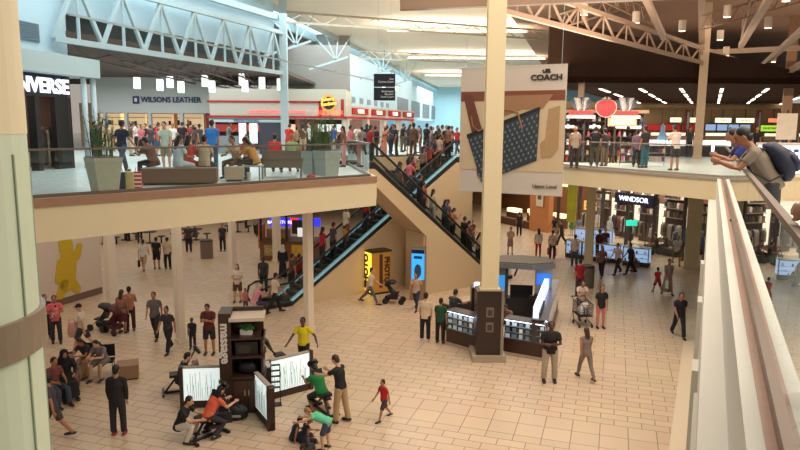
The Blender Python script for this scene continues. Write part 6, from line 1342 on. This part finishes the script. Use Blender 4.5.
# the two men leaning on the railing and the sleeve at the right edge
hipp = RR * 9.7 + RN * .74; hx = Vector((hipp.x, hipp.y, 6))
rl = math.degrees(math.atan2(-RN.y, -RN.x)) - 90
m1 = person(hx, rl + 4, 'raillean', 'young man in a grey and green shirt with a dark backpack leaning on the rail', top=(134, 120, 104), bot=(60, 58, 64), skin='m', h=1.72)
S = fk('raillean')
bk = thing('backpack', 'dark navy backpack worn by the young man leaning on the rail', 'backpack', hx, 0); bk.rotation_euler = m1.rotation_euler
t, f = S['t'], S['f']; base = S['base']
def bp_(a, b, x=0): return base + t * a + f * b + Vector((x, 0, 0))
mb = MB(); mb.tube([bp_(.0, -.2), bp_(.1, -.24), bp_(.3, -.24), bp_(.42, -.19), bp_(.47, -.15)], [.13, .17, .17, .14, .07], .68, (1, 0, 0), 16); mb.build('pouch', mat(30, 34, 56, .6), bk, smooth=True)
mb = MB(); mb.tube([bp_(.04, -.33), bp_(.12, -.36), bp_(.22, -.35), bp_(.27, -.32)], [.09, .12, .11, .06], .5, (1, 0, 0), 14); mb.build('front_pocket', mat(40, 42, 66, .6), bk, smooth=True)
mb = MB(); mb.tube([bp_(.1, -.40, -.09), bp_(.25, -.385, -.02), bp_(.36, -.33, .09)], .008, n=6); mb.build('zip', mat(150, 130, 100), bk)
for s in (-1, 1): mb = MB(); mb.tube([bp_(.44, -.12, s * .1), bp_(.53, -.02, s * .11), bp_(.46, .13, s * .12), bp_(.25, .14, s * .15), bp_(.06, .02, s * .17), bp_(.06, -.15, s * .15)], .02, .5, n=8); mb.build('strap', mat(26, 26, 34), bk, smooth=True)
eyes = MB(); c = S['headc']; ax, ay, az = headframe(S)
for s in (-1, 1): orient_ell(eyes, c + ax * (s * .03) + ay * .086 + az * .012, (.012, .006, .006), ax, ay, az, 8, 6)
e1 = eyes.build('eyes', mat(30, 24, 22), m1)
mb = MB(); mb.tube([c + ay * .088 - az * .055 - ax * .022, c + ay * .094 - az * .057, c + ay * .088 - az * .055 + ax * .022], .006, n=6); mb.build('mouth', mat(130, 70, 62), m1)
for s in (-1, 1): mb = MB(); mb.tube([c + ay * .088 + az * .032 + ax * s * .018, c + ay * .084 + az * .034 + ax * s * .045], .006, n=6); mb.build('eyebrow', HR['k'], m1)
hp2 = RR * 12.6 + RN * .70
m2 = person((hp2.x, hp2.y, 6), rl + 10, 'raillean', 'man in a royal blue shirt holding a glowing phone over the rail', top=(30, 44, 110), bot=K_, skin='m', h=1.7)
w0 = m2.matrix_basis @ (S['arms'][0][2] + S['arms'][0][3] * .1)
ph = thing('mobile_phone', 'glowing phone in the hands of the man in royal blue', 'phone', w0 + Vector((0, 0, .03)), R(30)); MB().box(-.04, .04, -.006, .006, 0, .16).build('case', M_black, ph); MB().box(-.036, .036, -.009, -.006, .006, .154).build('screen', emis(220, 225, 255, 3), ph); MB().box(-.036, .036, .006, .009, .006, .154).build('back_light', emis(200, 205, 255, 1), ph)
hp3 = RR * 4.2 + RN * .76
person((hp3.x, hp3.y, 6), rl + 12, 'sidearm', 'bystander in a grey long sleeve leaning at the right edge of the picture', top=(120, 104, 92), bot=K_, sleeve='long', skin='m', h=1.78)
